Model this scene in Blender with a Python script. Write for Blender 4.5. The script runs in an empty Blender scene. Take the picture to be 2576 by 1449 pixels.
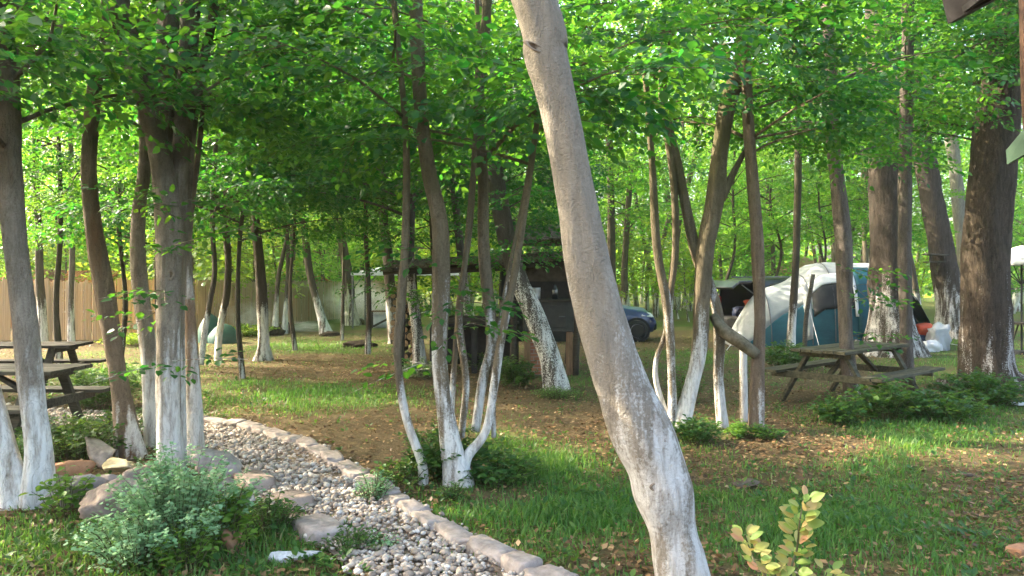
import bpy, math, random
import numpy as np
from mathutils import Vector, Matrix, noise

# ------------------------------------------------------------------ basics
S = bpy.context.scene
COL = S.collection
F, CX, HZ, EYE = 1983.0, 1288.0, 705.0, 1.65
R = np.random.default_rng(11)
PI = math.pi

def at(u, v, Y):                       # photo coordinate + distance -> point in metres
    return np.array([(u - CX) / F * Y, Y, EYE + (HZ - v) / F * Y])
def gnd(u, v):                         # a point of the ground
    Y = EYE * F / (v - HZ)
    return np.array([(u - CX) / F * Y, Y, 0.0])

def vnoise(x, y, sc, seed=0):          # smooth value noise 0..1
    x = np.asarray(x, float) / sc + 1000.0; y = np.asarray(y, float) / sc + 1000.0
    xi, yi = np.floor(x).astype(np.int64), np.floor(y).astype(np.int64)
    fx, fy = x - xi, y - yi
    fx, fy = fx * fx * (3 - 2 * fx), fy * fy * (3 - 2 * fy)
    def h(a, b):
        n = (a * 374761393 + b * 668265263 + seed * 1442695041) & 0x7fffffff
        n = ((n ^ (n >> 13)) * 1274126177) & 0x7fffffff
        return ((n ^ (n >> 16)) & 0xffff) / 65535.0
    return (h(xi, yi) * (1 - fx) + h(xi + 1, yi) * fx) * (1 - fy) + (h(xi, yi + 1) * (1 - fx) + h(xi + 1, yi + 1) * fx) * fy

def gz(x, y):
    return 0.05 * (vnoise(x, y, 1.6, 3) - .5) + 0.02 * (vnoise(x, y, .4, 4) - .5)

def np_mesh(name, verts, faces, tint=None, smooth=False):
    """faces: (M,k) int array"""
    me = bpy.data.meshes.new(name)
    verts = np.asarray(verts, np.float32); faces = np.asarray(faces, np.int32)
    M, k = faces.shape
    me.vertices.add(len(verts)); me.vertices.foreach_set('co', verts.ravel())
    me.loops.add(M * k); me.loops.foreach_set('vertex_index', faces.ravel())
    me.polygons.add(M)
    me.polygons.foreach_set('loop_start', np.arange(0, M * k, k, dtype=np.int32))
    me.polygons.foreach_set('loop_total', np.full(M, k, np.int32))
    if smooth: me.polygons.foreach_set('use_smooth', np.ones(M, bool))
    if tint is not None:
        a = me.attributes.new('tint', 'FLOAT', 'POINT'); a.data.foreach_set('value', np.asarray(tint, np.float32))
    me.update(calc_edges=True)
    return me

def link(name, me, mat, parent=None):
    o = bpy.data.objects.new(name, me); COL.objects.link(o)
    if mat is not None:
        me.materials.clear(); me.materials.append(mat)
    if parent is not None: o.parent = parent
    return o
def tag(o, label=None, cat=None, group=None, kind=None):
    if label: o['label'] = label
    if cat: o['category'] = cat
    if group: o['group'] = group
    if kind: o['kind'] = kind
    return o
def thing(name, label, cat, loc=(0, 0, 0), rz=0.0, group=None):
    o = bpy.data.objects.new(name, None); COL.objects.link(o)
    o.location = tuple(float(c) for c in loc); o.rotation_euler = (0, 0, rz); o.empty_display_size = .2
    return tag(o, label, cat, group)
def copy_tree(o, parent=None):
    c = o.copy(); COL.objects.link(c); c.parent = parent
    for ch in list(o.children): copy_tree(ch, c)
    return c

class MB:
    def __init__(s): s.v = []; s.f = []
    def add(s, v, f):
        n = len(s.v); s.v += [tuple(map(float, p)) for p in v]; s.f += [tuple(i + n for i in q) for q in f]; return s
    def box(s, c, d, rot=None):
        c = Vector(c); h = Vector(d) / 2; vs = []
        for x in (-1, 1):
            for y in (-1, 1):
                for z in (-1, 1):
                    p = Vector((x * h.x, y * h.y, z * h.z))
                    if rot is not None: p = rot @ p
                    vs.append(c + p)
        return s.add(vs, [(0, 1, 3, 2), (4, 6, 7, 5), (0, 4, 5, 1), (2, 3, 7, 6), (0, 2, 6, 4), (1, 5, 7, 3)])
    def bar(s, a, b, w, h=None, up=(0, 0, 1)):        # rectangular bar between two points
        a, b = Vector(a), Vector(b); h = h or w
        d = (b - a).normalized(); upv = Vector(up)
        if abs(d.dot(upv)) > .98: upv = Vector((0, 1, 0))
        sx = d.cross(upv).normalized(); sy = sx.cross(d).normalized(); vs = []
        for p in (a, b):
            for i, j in ((-1, -1), (1, -1), (1, 1), (-1, 1)): vs.append(p + sx * (i * w / 2) + sy * (j * h / 2))
        return s.add(vs, [(3, 2, 1, 0), (4, 5, 6, 7), (0, 1, 5, 4), (1, 2, 6, 5), (2, 3, 7, 6), (3, 0, 4, 7)])
    def tube(s, pts, rad, seg=8, sub=1, lump=0.0, seed=0, flute=0.0):
        v, f = tube_arrays(pts, rad, seg, sub, lump, seed, flute); return s.add(v, f)
    def grid(s, P, closed=False):                      # P[i][j] points
        n, m = len(P), len(P[0]); vs = [p for r in P for p in r]; fs = []
        for i in range(n - 1):
            for j in range(m - 1 + (1 if closed else 0)):
                fs.append((i * m + j, i * m + (j + 1) % m, (i + 1) * m + (j + 1) % m, (i + 1) * m + j))
        return s.add(vs, fs)
    def build(s, name, mat, parent=None, smooth=False, bevel=0.0, segs=2, solid=0.0, loc=None, autosmooth=False):
        me = bpy.data.meshes.new(name); me.from_pydata(s.v, [], s.f); me.update()
        if smooth: me.polygons.foreach_set('use_smooth', np.ones(len(me.polygons), bool))
        o = link(name, me, mat, parent)
        if loc is not None: o.location = loc
        if solid:
            m = o.modifiers.new('solid', 'SOLIDIFY'); m.thickness = solid; m.offset = 0
        if bevel:
            m = o.modifiers.new('bevel', 'BEVEL'); m.width = bevel; m.segments = segs; m.limit_method = 'ANGLE'; m.angle_limit = math.radians(35)
        return o

def catmull(P, sub):
    P = np.asarray(P, float)
    if sub <= 1 or len(P) < 3: return P
    Q = np.vstack([2 * P[0] - P[1], P, 2 * P[-1] - P[-2]]); out = []
    for i in range(1, len(Q) - 2):
        p0, p1, p2, p3 = Q[i - 1], Q[i], Q[i + 1], Q[i + 2]
        for k in range(sub):
            t = k / sub
            out.append(.5 * (2 * p1 + (p2 - p0) * t + (2 * p0 - 5 * p1 + 4 * p2 - p3) * t * t + (3 * p1 - p0 - 3 * p2 + p3) * t ** 3))
    out.append(Q[-2]); return np.array(out)

def tube_arrays(pts, rad, seg=8, sub=1, lump=0.0, seed=0, flute=0.0):
    n0 = len(pts); rad = np.broadcast_to(np.asarray(rad, float), (n0,)) if np.ndim(rad) == 0 else np.asarray(rad, float)
    PR = catmull(np.hstack([np.asarray(pts, float), rad[:, None]]), sub)
    P, r = PR[:, :3], np.maximum(PR[:, 3], .001); n = len(P)
    T = np.gradient(P, axis=0); T /= np.linalg.norm(T, axis=1)[:, None] + 1e-9
    ref = np.array([1., 0, 0]) if abs(T[0][0]) < .9 else np.array([0, 1., 0])
    A = np.zeros_like(P); a = ref - T[0] * ref.dot(T[0]); a /= np.linalg.norm(a); A[0] = a
    for i in range(1, n):
        a = a - T[i] * a.dot(T[i]); a /= np.linalg.norm(a); A[i] = a
    B = np.cross(T, A)
    th = np.linspace(0, 2 * PI, seg, endpoint=False)
    L = np.concatenate([[0], np.cumsum(np.linalg.norm(np.diff(P, axis=0), axis=1))])
    rr = np.repeat(r[:, None], seg, 1)
    if flute:
        rr = rr * (1 + flute * (np.sin(3 * th[None, :] + .5 * L[:, None] + seed) * .6 + np.sin(5 * th[None, :] - .8 * L[:, None] + 2 * seed) * .4))
    if lump:
        X = th[None, :] / (2 * PI) * 8 + 0 * L[:, None]
        def per(sc, sd):
            a_ = vnoise(np.cos(th)[None, :] * 1.0 + L[:, None] * .15, np.sin(th)[None, :] + L[:, None], sc, sd); return a_ - .5
        rr = rr * (1 + lump * (1.2 * per(.55, seed) + .7 * per(.2, seed + 7)))
    V = P[:, None, :] + rr[:, :, None] * (np.cos(th)[None, :, None] * A[:, None, :] + np.sin(th)[None, :, None] * B[:, None, :])
    V = V.reshape(-1, 3)
    f = []
    for i in range(n - 1):
        for j in range(seg):
            k = (j + 1) % seg
            f.append((i * seg + j, i * seg + k, (i + 1) * seg + k, (i + 1) * seg + j))
    f.append(tuple(range(seg - 1, -1, -1))); f.append(tuple((n - 1) * seg + j for j in range(seg)))
    return V, f

# ------------------------------------------------------------------ materials
MATS = {}
class NT:
    def __init__(s, name):
        m = bpy.data.materials.new(name); m.use_nodes = True; s.m = m; s.t = m.node_tree; s.t.nodes.clear()
        s.out = s.n('ShaderNodeOutputMaterial'); MATS[name] = m
    def n(s, typ, **kw):
        nd = s.t.nodes.new(typ)
        for k, v in kw.items():
            if k.startswith('i_'):
                key = k[2:]; nd.inputs[int(key) if key.isdigit() else key.replace('_', ' ')].default_value = v
            else: setattr(nd, k, v)
        return nd
    def l(s, a, b): s.t.links.new(a, b)
    def coord(s, scale=(1, 1, 1), kind='Object'):
        c = s.n('ShaderNodeTexCoord'); mp = s.n('ShaderNodeMapping'); mp.inputs['Scale'].default_value = scale
        s.l(c.outputs[kind], mp.inputs['Vector']); return mp.outputs[0]
    def noise(s, vec, sc, det=4, rough=.6, dist=0.0):
        nd = s.n('ShaderNodeTexNoise'); nd.inputs['Scale'].default_value = sc; nd.inputs['Detail'].default_value = det
        nd.inputs['Roughness'].default_value = rough; nd.inputs['Distortion'].default_value = dist
        s.l(vec, nd.inputs['Vector']); return nd.outputs['Fac']
    def ramp(s, fac, stops):
        r = s.n('ShaderNodeValToRGB'); el = r.color_ramp.elements
        while len(el) < len(stops): el.new(.5)
        for e, (p, c) in zip(el, stops):
            e.position = p; e.color = (*c, 1) if len(c) == 3 else c
        s.l(fac, r.inputs[0]); return r.outputs[0]
    def mix(s, fac, a, b, mode='MIX'):
        m = s.n('ShaderNodeMix', data_type='RGBA', blend_type=mode)
        for sock, val in ((m.inputs[0], fac), (m.inputs[6], a), (m.inputs[7], b)):
            if isinstance(val, (int, float)): sock.default_value = val
            elif isinstance(val, tuple): sock.default_value = (*val, 1)
            else: s.l(val, sock)
        return m.outputs[2]
    def math(s, op, a, b=0.0, clamp=False):
        m = s.n('ShaderNodeMath', operation=op, use_clamp=clamp)
        for i, val in enumerate((a, b)):
            if isinstance(val, (int, float)): m.inputs[i].default_value = val
            else: s.l(val, m.inputs[i])
        return m.outputs[0]
    def pbr(s, color, rough=.8, spec=.3, metal=0.0, bump=None, bstr=.4, bdist=.02):
        p = s.n('ShaderNodeBsdfPrincipled')
        for key, val in (('Base Color', color), ('Roughness', rough), ('Metallic', metal), ('Specular IOR Level', spec)):
            if isinstance(val, (int, float)): p.inputs[key].default_value = val
            elif isinstance(val, tuple): p.inputs[key].default_value = (*val, 1)
            else: s.l(val, p.inputs[key])
        if bump is not None:
            b = s.n('ShaderNodeBump'); b.inputs['Strength'].default_value = bstr; b.inputs['Distance'].default_value = bdist
            s.l(bump, b.inputs['Height']); s.l(b.outputs[0], p.inputs['Normal'])
        return p
    def done(s, sh):
        s.l(sh.outputs[0], s.out.inputs['Surface']); return s.m

def m_bark(name, dark, light, moss=None, moss_shade_amt=0.0, hw=0.0, cover=.55, soft=.25, speck=.3, rough_scale=1.0, bump=.5, patch=None, sharp=3.2, crack=.22):
    t = NT(name); ob = t.coord((1, 1, 1)); st = t.coord((1, 1, .18))
    n1 = t.noise(st, 15 * rough_scale, 7, .7, .6); n2 = t.noise(ob, 3.1, 3); n3 = t.noise(ob, 70, 4, .75)
    col = t.ramp(t.math('ADD', t.math('MULTIPLY', n1, .62), t.math('MULTIPLY', n3, .38)), [(.38, dark), (.6, light)])
    col = t.mix(t.math('MULTIPLY', t.ramp(n2, [(.4, (0, 0, 0)), (.65, (1, 1, 1))]), .45), col, tuple(c * .62 for c in light))
    if patch: col = t.mix(t.ramp(t.noise(st, 3.3, 3), [(.55, (0, 0, 0)), (.66, (.8, .8, .8))]), col, patch)
    sep = t.n('ShaderNodeSeparateXYZ'); t.l(ob, sep.inputs[0]); z = sep.outputs[2]
    if moss:
        zz = t.math('MULTIPLY', t.math('SUBTRACT', z, 1.35), .6, True)
        mm = t.math('MULTIPLY', t.math('MULTIPLY', zz, moss_shade_amt), t.ramp(n2, [(.3, (.35, .35, .35)), (.6, (1, 1, 1))]))
        col = t.mix(mm, col, moss)  # olive moss plus canopy shade put into the bark, darker upward
    bh = t.math('ADD', n1, t.math('MULTIPLY', n3, .8)); rgh = .85
    if hw > 0:
        oi = t.n('ShaderNodeObjectInfo')
        s1 = t.noise(t.coord((1, 1, .10)), 8.5, 5, .6); s2 = t.noise(ob, 60, 3, .7); s3 = t.noise(t.coord((1, 1, .5)), 16, 4, .7)
        lvl = t.math('ADD', t.math('ADD', t.math('ADD', t.math('MULTIPLY', s1, 2.5), -.75), t.math('MULTIPLY', t.math('SUBTRACT', s2, .5), speck * 2)), t.math('MULTIPLY', t.math('SUBTRACT', s3, .5), .6))
        h = t.math('ADD', hw, t.math('MULTIPLY', t.math('SUBTRACT', n2, .5), hw * .5))
        f = t.math('DIVIDE', t.math('SUBTRACT', h, z), hw)             # 1 at the ground, 0 at the top of the paint
        f = t.math('MINIMUM', t.math('MULTIPLY', f, 1 / soft), 1.0)
        thr = t.math('SUBTRACT', .98, t.math('MULTIPLY', f, cover))  # paint where lvl > thr
        mask = t.math('MULTIPLY', t.math('SUBTRACT', lvl, thr), sharp, True)
        wc = t.ramp(t.noise(st, 22, 4, .7), [(.32, (.44, .38, .32)), (.54, (.82, .79, .735))])
        col = t.mix(t.math('MULTIPLY', mask, .9), col, wc)
    ck = t.ramp(t.noise(t.coord((1, 1, .3)), 11 * rough_scale, 3, .55, 1.4), [(.47, (0, 0, 0)), (.497, (1, 1, 1)), (.503, (1, 1, 1)), (.53, (0, 0, 0))])
    col = t.mix(t.math('MULTIPLY', ck, crack), col, (.045, .033, .023)); bh = t.math('SUBTRACT', bh, t.math('MULTIPLY', ck, crack * 1.3))
    t.done(t.pbr(col, rgh, .2, bump=bh, bstr=bump * 1.5, bdist=.03)); return t.m

def m_leaf(name, stops, trans, tfac=.45, gloss=.35):
    t = NT(name); a = t.n('ShaderNodeAttribute', attribute_name='tint')
    col = t.ramp(a.outputs['Fac'], stops); p = t.pbr(col, .48, gloss)
    tr = t.n('ShaderNodeBsdfTranslucent'); tc = t.mix(a.outputs['Fac'], trans[0], trans[1]); t.l(tc, tr.inputs[0])
    mx = t.n('ShaderNodeMixShader'); mx.inputs[0].default_value = tfac
    t.l(p.outputs[0], mx.inputs[1]); t.l(tr.outputs[0], mx.inputs[2]); t.done(mx); return t.m

def m_plain(name, c1, c2, sc=12, rough=.7, spec=.3, metal=0.0, stretch=(1, 1, 1), bstr=.25, bdist=.01):
    t = NT(name); v = t.coord(stretch); n = t.noise(v, sc, 5, .65)
    t.done(t.pbr(t.ramp(n, [(.32, c1), (.68, c2)]), rough, spec, metal, bump=n, bstr=bstr, bdist=bdist)); return t.m

BARK_BIG = m_bark('grey smooth bark with old whitewash', (.235, .195, .145), (.455, .40, .325), (.24, .20, .12), .4, hw=2.0, cover=1.2, soft=1.1, speck=.5, rough_scale=.9, bump=.7, patch=(.31, .26, .19), crack=.10)
BARK_FRONT = m_bark('brown grey bark, whitewashed foot', (.17, .137, .10), (.40, .335, .265), (.055, .045, .018), .95, hw=1.85, cover=1.08, soft=.85, speck=.16, patch=(.30, .19, .12))
BARK_WHITE = m_bark('olive bark with whitewashed stem', (.10, .075, .045), (.24, .19, .125), (.075, .068, .022), .85, hw=2.1, cover=.86, soft=.85, speck=.35)
BARK_ROT = m_bark('brown grey bark with rotten foot', (.12, .085, .055), (.28, .21, .145), (.06, .055, .02), .95, hw=1.2, cover=.6, soft=.9, patch=(.20, .10, .05))
BARK_DARK = m_bark('silhouette dark bark with whitewashed foot', (.035, .028, .02), (.11, .085, .06), (.06, .06, .02), .4, hw=1.5, cover=.74, soft=.4, speck=.4)  # trunks seen as silhouettes: their shade is put into the bark colour
BARK_SAP = m_bark('dark sapling bark', (.03, .025, .018), (.10, .08, .055), (.06, .06, .02), .4, hw=1.1, cover=.45, soft=.6, speck=.4)
BARK_SPECK = m_bark('dark bark under speckled whitewash', (.05, .042, .035), (.13, .11, .09), None, 0, hw=1.95, cover=.62, soft=.18, speck=1.3, sharp=5)
BARK_OAK = m_bark('rough oak bark', (.035, .026, .018), (.15, .11, .075), (.10, .085, .03), .2, hw=1.7, cover=.36, soft=.7, speck=.9, rough_scale=1.3, bump=1.0)
BARK_OAKW = m_bark('rough oak bark, whitewashed foot', (.04, .032, .024), (.13, .10, .075), None, 0, hw=1.9, cover=.62, soft=.35, speck=.9, rough_scale=1.5, bump=1.0)
BARK_FAR = m_bark('far trunk bark', (.05, .04, .03), (.17, .135, .10), (.08, .08, .03), .4, hw=1.5, cover=.66, soft=.4, speck=.4, bump=.2)

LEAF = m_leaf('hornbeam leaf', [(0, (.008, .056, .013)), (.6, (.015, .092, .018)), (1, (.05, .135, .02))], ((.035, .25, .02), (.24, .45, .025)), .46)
LEAF_FAR = m_leaf('sunlit far leaf', [(0, (.015, .075, .013)), (.6, (.04, .13, .02)), (1, (.11, .19, .03))], ((.12, .45, .035), (.43, .64, .06)), .55)  # brighter copy of the hornbeam leaf, background sunlight put into its colour
LEAF_YEL = m_leaf('sunlit yellow leaf', [(0, (.06, .15, .02)), (1, (.16, .23, .03))], ((.28, .50, .03), (.52, .60, .04)), .5)  # yellow of sunlit foliage and grass put into the leaf colour
LEAF_BUSH = m_leaf('undergrowth leaf', [(0, (.016, .06, .014)), (.7, (.035, .11, .02)), (1, (.09, .17, .03))], ((.10, .26, .03), (.24, .36, .04)), .35)
LEAF_LIME = m_leaf('bright weed leaf', [(0, (.05, .13, .02)), (1, (.14, .26, .03))], ((.2, .4, .03), (.34, .5, .04)), .35)
LEAF_RUE = m_leaf('blue green weed leaf', [(0, (.15, .31, .13)), (1, (.32, .48, .25))], ((.18, .36, .14), (.26, .42, .18)), .35, .2)
LEAF_PINK = m_leaf('yellow and pink shrub leaf', [(0, (.07, .17, .03)), (.4, (.18, .26, .05)), (.7, (.34, .29, .09)), (1, (.42, .21, .12))], ((.22, .4, .04), (.5, .35, .1)), .3)
LEAF_VAR = m_leaf('variegated leaf', [(0, (.06, .15, .04)), (1, (.55, .58, .40))], ((.2, .36, .06), (.5, .5, .3)), .3)
GRASS = m_leaf('grass blade', [(0, (.035, .11, .022)), (.7, (.085, .19, .04)), (.93, (.16, .23, .06)), (1, (.34, .29, .13))], ((.10, .30, .03), (.28, .42, .06)), .4, .25)
LITTER = m_leaf('dead leaf', [(0, (.06, .034, .018)), (.5, (.16, .09, .04)), (.85, (.30, .18, .08)), (1, (.42, .30, .16))], ((.10, .05, .02), (.22, .12, .05)), .15, .2)
STEMW = m_plain('green twig', (.05, .06, .02), (.10, .09, .04), 30)
TWIG = m_plain('brown twig', (.05, .038, .026), (.13, .10, .07), 30)

WOOD_DARK = m_plain('old dark plank', (.022, .018, .013), (.075, .06, .045), 14, .8, .2, stretch=(.4, 4, 4))
WOOD_GREY = m_plain('weathered grey plank', (.03, .027, .021), (.12, .107, .08), 12, .85, .2, stretch=(.4, 4, 4))
WOOD_MOSS = m_plain('weathered plank with moss', (.03, .03, .017), (.105, .095, .058), 9, .85, .2, stretch=(.6, 3, 3))
WOOD_BROWN = m_plain('brown timber', (.10, .055, .03), (.26, .15, .08), 12, .75, .3, stretch=(3, 3, .4))
WOOD_ORANGE = m_plain('orange varnished timber', (.28, .11, .03), (.48, .21, .07), 10, .6, .4, stretch=(1, 1, 6))
LOG_END = m_plain('sawn log end', (.25, .15, .08), (.48, .33, .19), 30, .8, .2)
BLACK = m_plain('dull black', (.008, .008, .008), (.03, .027, .024), 8, .7, .3)  # near black, slightly varied at random
BRICK = None
WHITE_FAB = m_plain('white canopy fabric', (.62, .64, .66), (.80, .80, .80), 6, .8, .2, bstr=.1)
METAL_G = m_plain('grey metal pole', (.10, .10, .10), (.20, .20, .20), 20, .5, .5, .6)
STONE = m_plain('grey pink stone', (.19, .155, .13), (.42, .355, .31), 9, .9, .2, bstr=.7, bdist=.02)
STONE_BROWN = m_plain('brown boulder stone', (.15, .11, .085), (.36, .285, .23), 7, .9, .2, bstr=.9, bdist=.03)
STONE_LIME = m_plain('mossy yellow stone', (.20, .17, .08), (.44, .38, .26), 8, .9, .2, bstr=.7, bdist=.02)
STONE_DULL = m_plain('dull earthy stone', (.07, .055, .04), (.16, .125, .09), 9, .95, .1, bstr=.7)
STONE_WHITE = m_plain('white stone', (.34, .33, .31), (.66, .65, .63), 24, .8, .3, bstr=.5)
STONE_RED = m_plain('reddish stone', (.26, .12, .06), (.42, .24, .14), 9, .9, .2, bstr=.6)
RUBBER = m_plain('black rubber', (.012, .012, .012), (.03, .03, .03), 20, .8, .3)
ALLOY = m_plain('silver wheel rim', (.45, .45, .46), (.6, .6, .6), 10, .35, .5, .7, bstr=0)
TARP = m_plain('teal tarp', (.012, .05, .04), (.03, .10, .075), 6, .6, .4)

def m_brick():
    t = NT('red brick'); b = t.n('ShaderNodeTexBrick'); b.inputs['Scale'].default_value = 4.0
    b.inputs['Color1'].default_value = (.30, .11, .06, 1); b.inputs['Color2'].default_value = (.42, .19, .10, 1); b.inputs['Mortar'].default_value = (.33, .29, .25, 1)
    rot = t.n('ShaderNodeMapping'); rot.inputs['Rotation'].default_value = (PI / 2, 0, 0)
    c = t.n('ShaderNodeTexCoord'); t.l(c.outputs['Object'], rot.inputs[0]); t.l(rot.outputs[0], b.inputs['Vector'])
    t.done(t.pbr(b.outputs['Color'], .9, .2)); return t.m
BRICK = m_brick()
def m_reed():
    t = NT('reed screen'); v = t.coord((90, 90, 1.2)); n = t.noise(v, 1, 3, .6); big = t.noise(t.coord(), .5, 3)
    col = t.ramp(n, [(.3, (.34, .265, .18)), (.7, (.62, .52, .39))]); col = t.mix(t.math('MULTIPLY', big, .5), col, (.42, .31, .20))
    p = t.pbr(col, .8, .2, bump=n, bstr=.6, bdist=.01); tr = t.n('ShaderNodeBsdfTranslucent'); tr.inputs[0].default_value = (.50, .38, .22, 1)
    mx = t.n('ShaderNodeMixShader'); mx.inputs[0].default_value = .42; t.l(p.outputs[0], mx.inputs[1]); t.l(tr.outputs[0], mx.inputs[2]); t.done(mx); return t.m
REED = m_reed()
def m_tile(name, c1, c2):
    t = NT(name); w = t.n('ShaderNodeTexWave', wave_type='BANDS', bands_direction='X'); w.inputs['Scale'].default_value = 3; t.l(t.coord(), w.inputs['Vector'])
    n = t.noise(t.coord(), 4, 4); t.done(t.pbr(t.ramp(n, [(.3, c1), (.7, c2)]), .8, .2, bump=w.outputs['Fac'], bstr=.6, bdist=.03)); return t.m
TILE = m_tile('orange roof tiles', (.34, .12, .04), (.52, .21, .08))
THATCH = m_plain('old mossy roof boards', (.05, .042, .028), (.20, .165, .11), 6, .95, .1, stretch=(5, .6, 5), bstr=1.0, bdist=.05)
def m_paint(name, c, coat=.35):
    t = NT(name); p = t.pbr(c, .3, .5); p.inputs['Coat Weight'].default_value = coat; p.inputs['Coat Roughness'].default_value = .06
    n = t.noise(t.coord(), 25, 3); b = t.ramp(n, [(.3, tuple(x * .85 for x in c)), (.7, tuple(x * 1.15 for x in c))]); t.l(b, p.inputs['Base Color']); t.done(p); return t.m
CAR_BLUE = m_paint('dark blue car paint', (.006, .028, .10)); CAR_BLACK = m_paint('black car paint', (.008, .008, .010))
def m_glass():
    t = NT('dark car glass'); t.done(t.pbr((.015, .02, .022), .05, .8)); return t.m
GLASS = m_glass()
LAMPM = m_plain('lamp lens', (.5, .5, .5), (.75, .75, .75), 30, .15, .6)
TAILM = m_plain('red tail lamp', (.25, .01, .01), (.4, .02, .02), 30, .2, .6)
def m_fab(name, c1, c2, tr=.2):
    t = NT(name); v = t.coord((1, 1, 1)); n = t.noise(v, 3, 4); f = t.noise(t.coord((1.5, 5, 6)), 2.2, 2, .5, .3)
    col = t.ramp(n, [(.3, c1), (.7, c2)]); p = t.pbr(col, .6, .35, bump=f, bstr=.35, bdist=.03)
    s = t.n('ShaderNodeBsdfTranslucent'); t.l(col, s.inputs[0]); mx = t.n('ShaderNodeMixShader'); mx.inputs[0].default_value = tr
    t.l(p.outputs[0], mx.inputs[1]); t.l(s.outputs[0], mx.inputs[2]); t.done(mx); return t.m
T_GREY = m_fab('light grey tent fabric', (.31, .32, .315), (.43, .44, .435)); T_TEAL = m_fab('teal tent fabric', (.008, .06, .085), (.015, .10, .13), .1)
T_DARK = m_fab('dark mesh tent window', (.015, .015, .017), (.03, .03, .032), .05); T_WHITE = m_fab('white tent trim', (.65, .66, .66), (.8, .8, .8))
RED_FAB = m_fab('orange red fabric', (.40, .05, .02), (.6, .09, .03), .1); BAG_GREY = m_fab('silver grey bag', (.3, .32, .33), (.55, .56, .57), .1); NAVY = m_fab('navy fabric', (.01, .015, .04), (.02, .03, .07), .1)

# ------------------------------------------------------------------ foliage tools
def make_spray(rng, n=38, L=.74, leaf=.086, flat=.5):
    P, D, N, Z = [], [], [], []
    axes = [(np.zeros(3), 0.0, L)]
    for k in range(4):
        t = .18 + .18 * k; axes.append((np.array([t * L, 0, 0]), (1 if k % 2 else -1) * rng.uniform(.6, 1.0), L * (.62 - .1 * k)))
    tot = sum(a[2] for a in axes)
    for o, ang, l in axes:
        m = max(3, int(round(n * l / tot)))
        ax = np.array([math.cos(ang), math.sin(ang), 0])
        for i in range(m):
            t = (i + .6) / m; s = 1 if i % 2 else -1
            p = o + ax * l * t; p[2] = -.10 * np.dot(p, p) + rng.normal(0, .012)
            a = ang + s * rng.uniform(.6, 1.15) * (1 - .75 * (i == m - 1))
            d = np.array([math.cos(a), math.sin(a), rng.normal(-.18, .25)]); d /= np.linalg.norm(d)
            nn = np.array([rng.normal(0, flat), rng.normal(0, flat), 1.]); nn -= d * nn.dot(d); nn /= np.linalg.norm(nn)
            P.append(p); D.append(d); N.append(nn); Z.append(leaf * rng.uniform(.42, 1.22))
    return tuple(np.array(a) for a in (P, D, N, Z))
SPR = [make_spray(R) for _ in range(7)]
SPR_BIG = [make_spray(R, 15, .85, .15, .4) for _ in range(7)]
SPR_SPARSE = [make_spray(R, 13, .55, .085, .3) for _ in range(6)]

def rotm(yaw, pitch, roll):
    cy, sy, cp, sp, cr, sr = math.cos(yaw), math.sin(yaw), math.cos(pitch), math.sin(pitch), math.cos(roll), math.sin(roll)
    Rz = np.array([[cy, -sy, 0], [sy, cy, 0], [0, 0, 1]]); Ry = np.array([[cp, 0, -sp], [0, 1, 0], [sp, 0, cp]]); Rx = np.array([[1, 0, 0], [0, cr, -sr], [0, sr, cr]])
    return Rz @ Ry @ Rx

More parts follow.
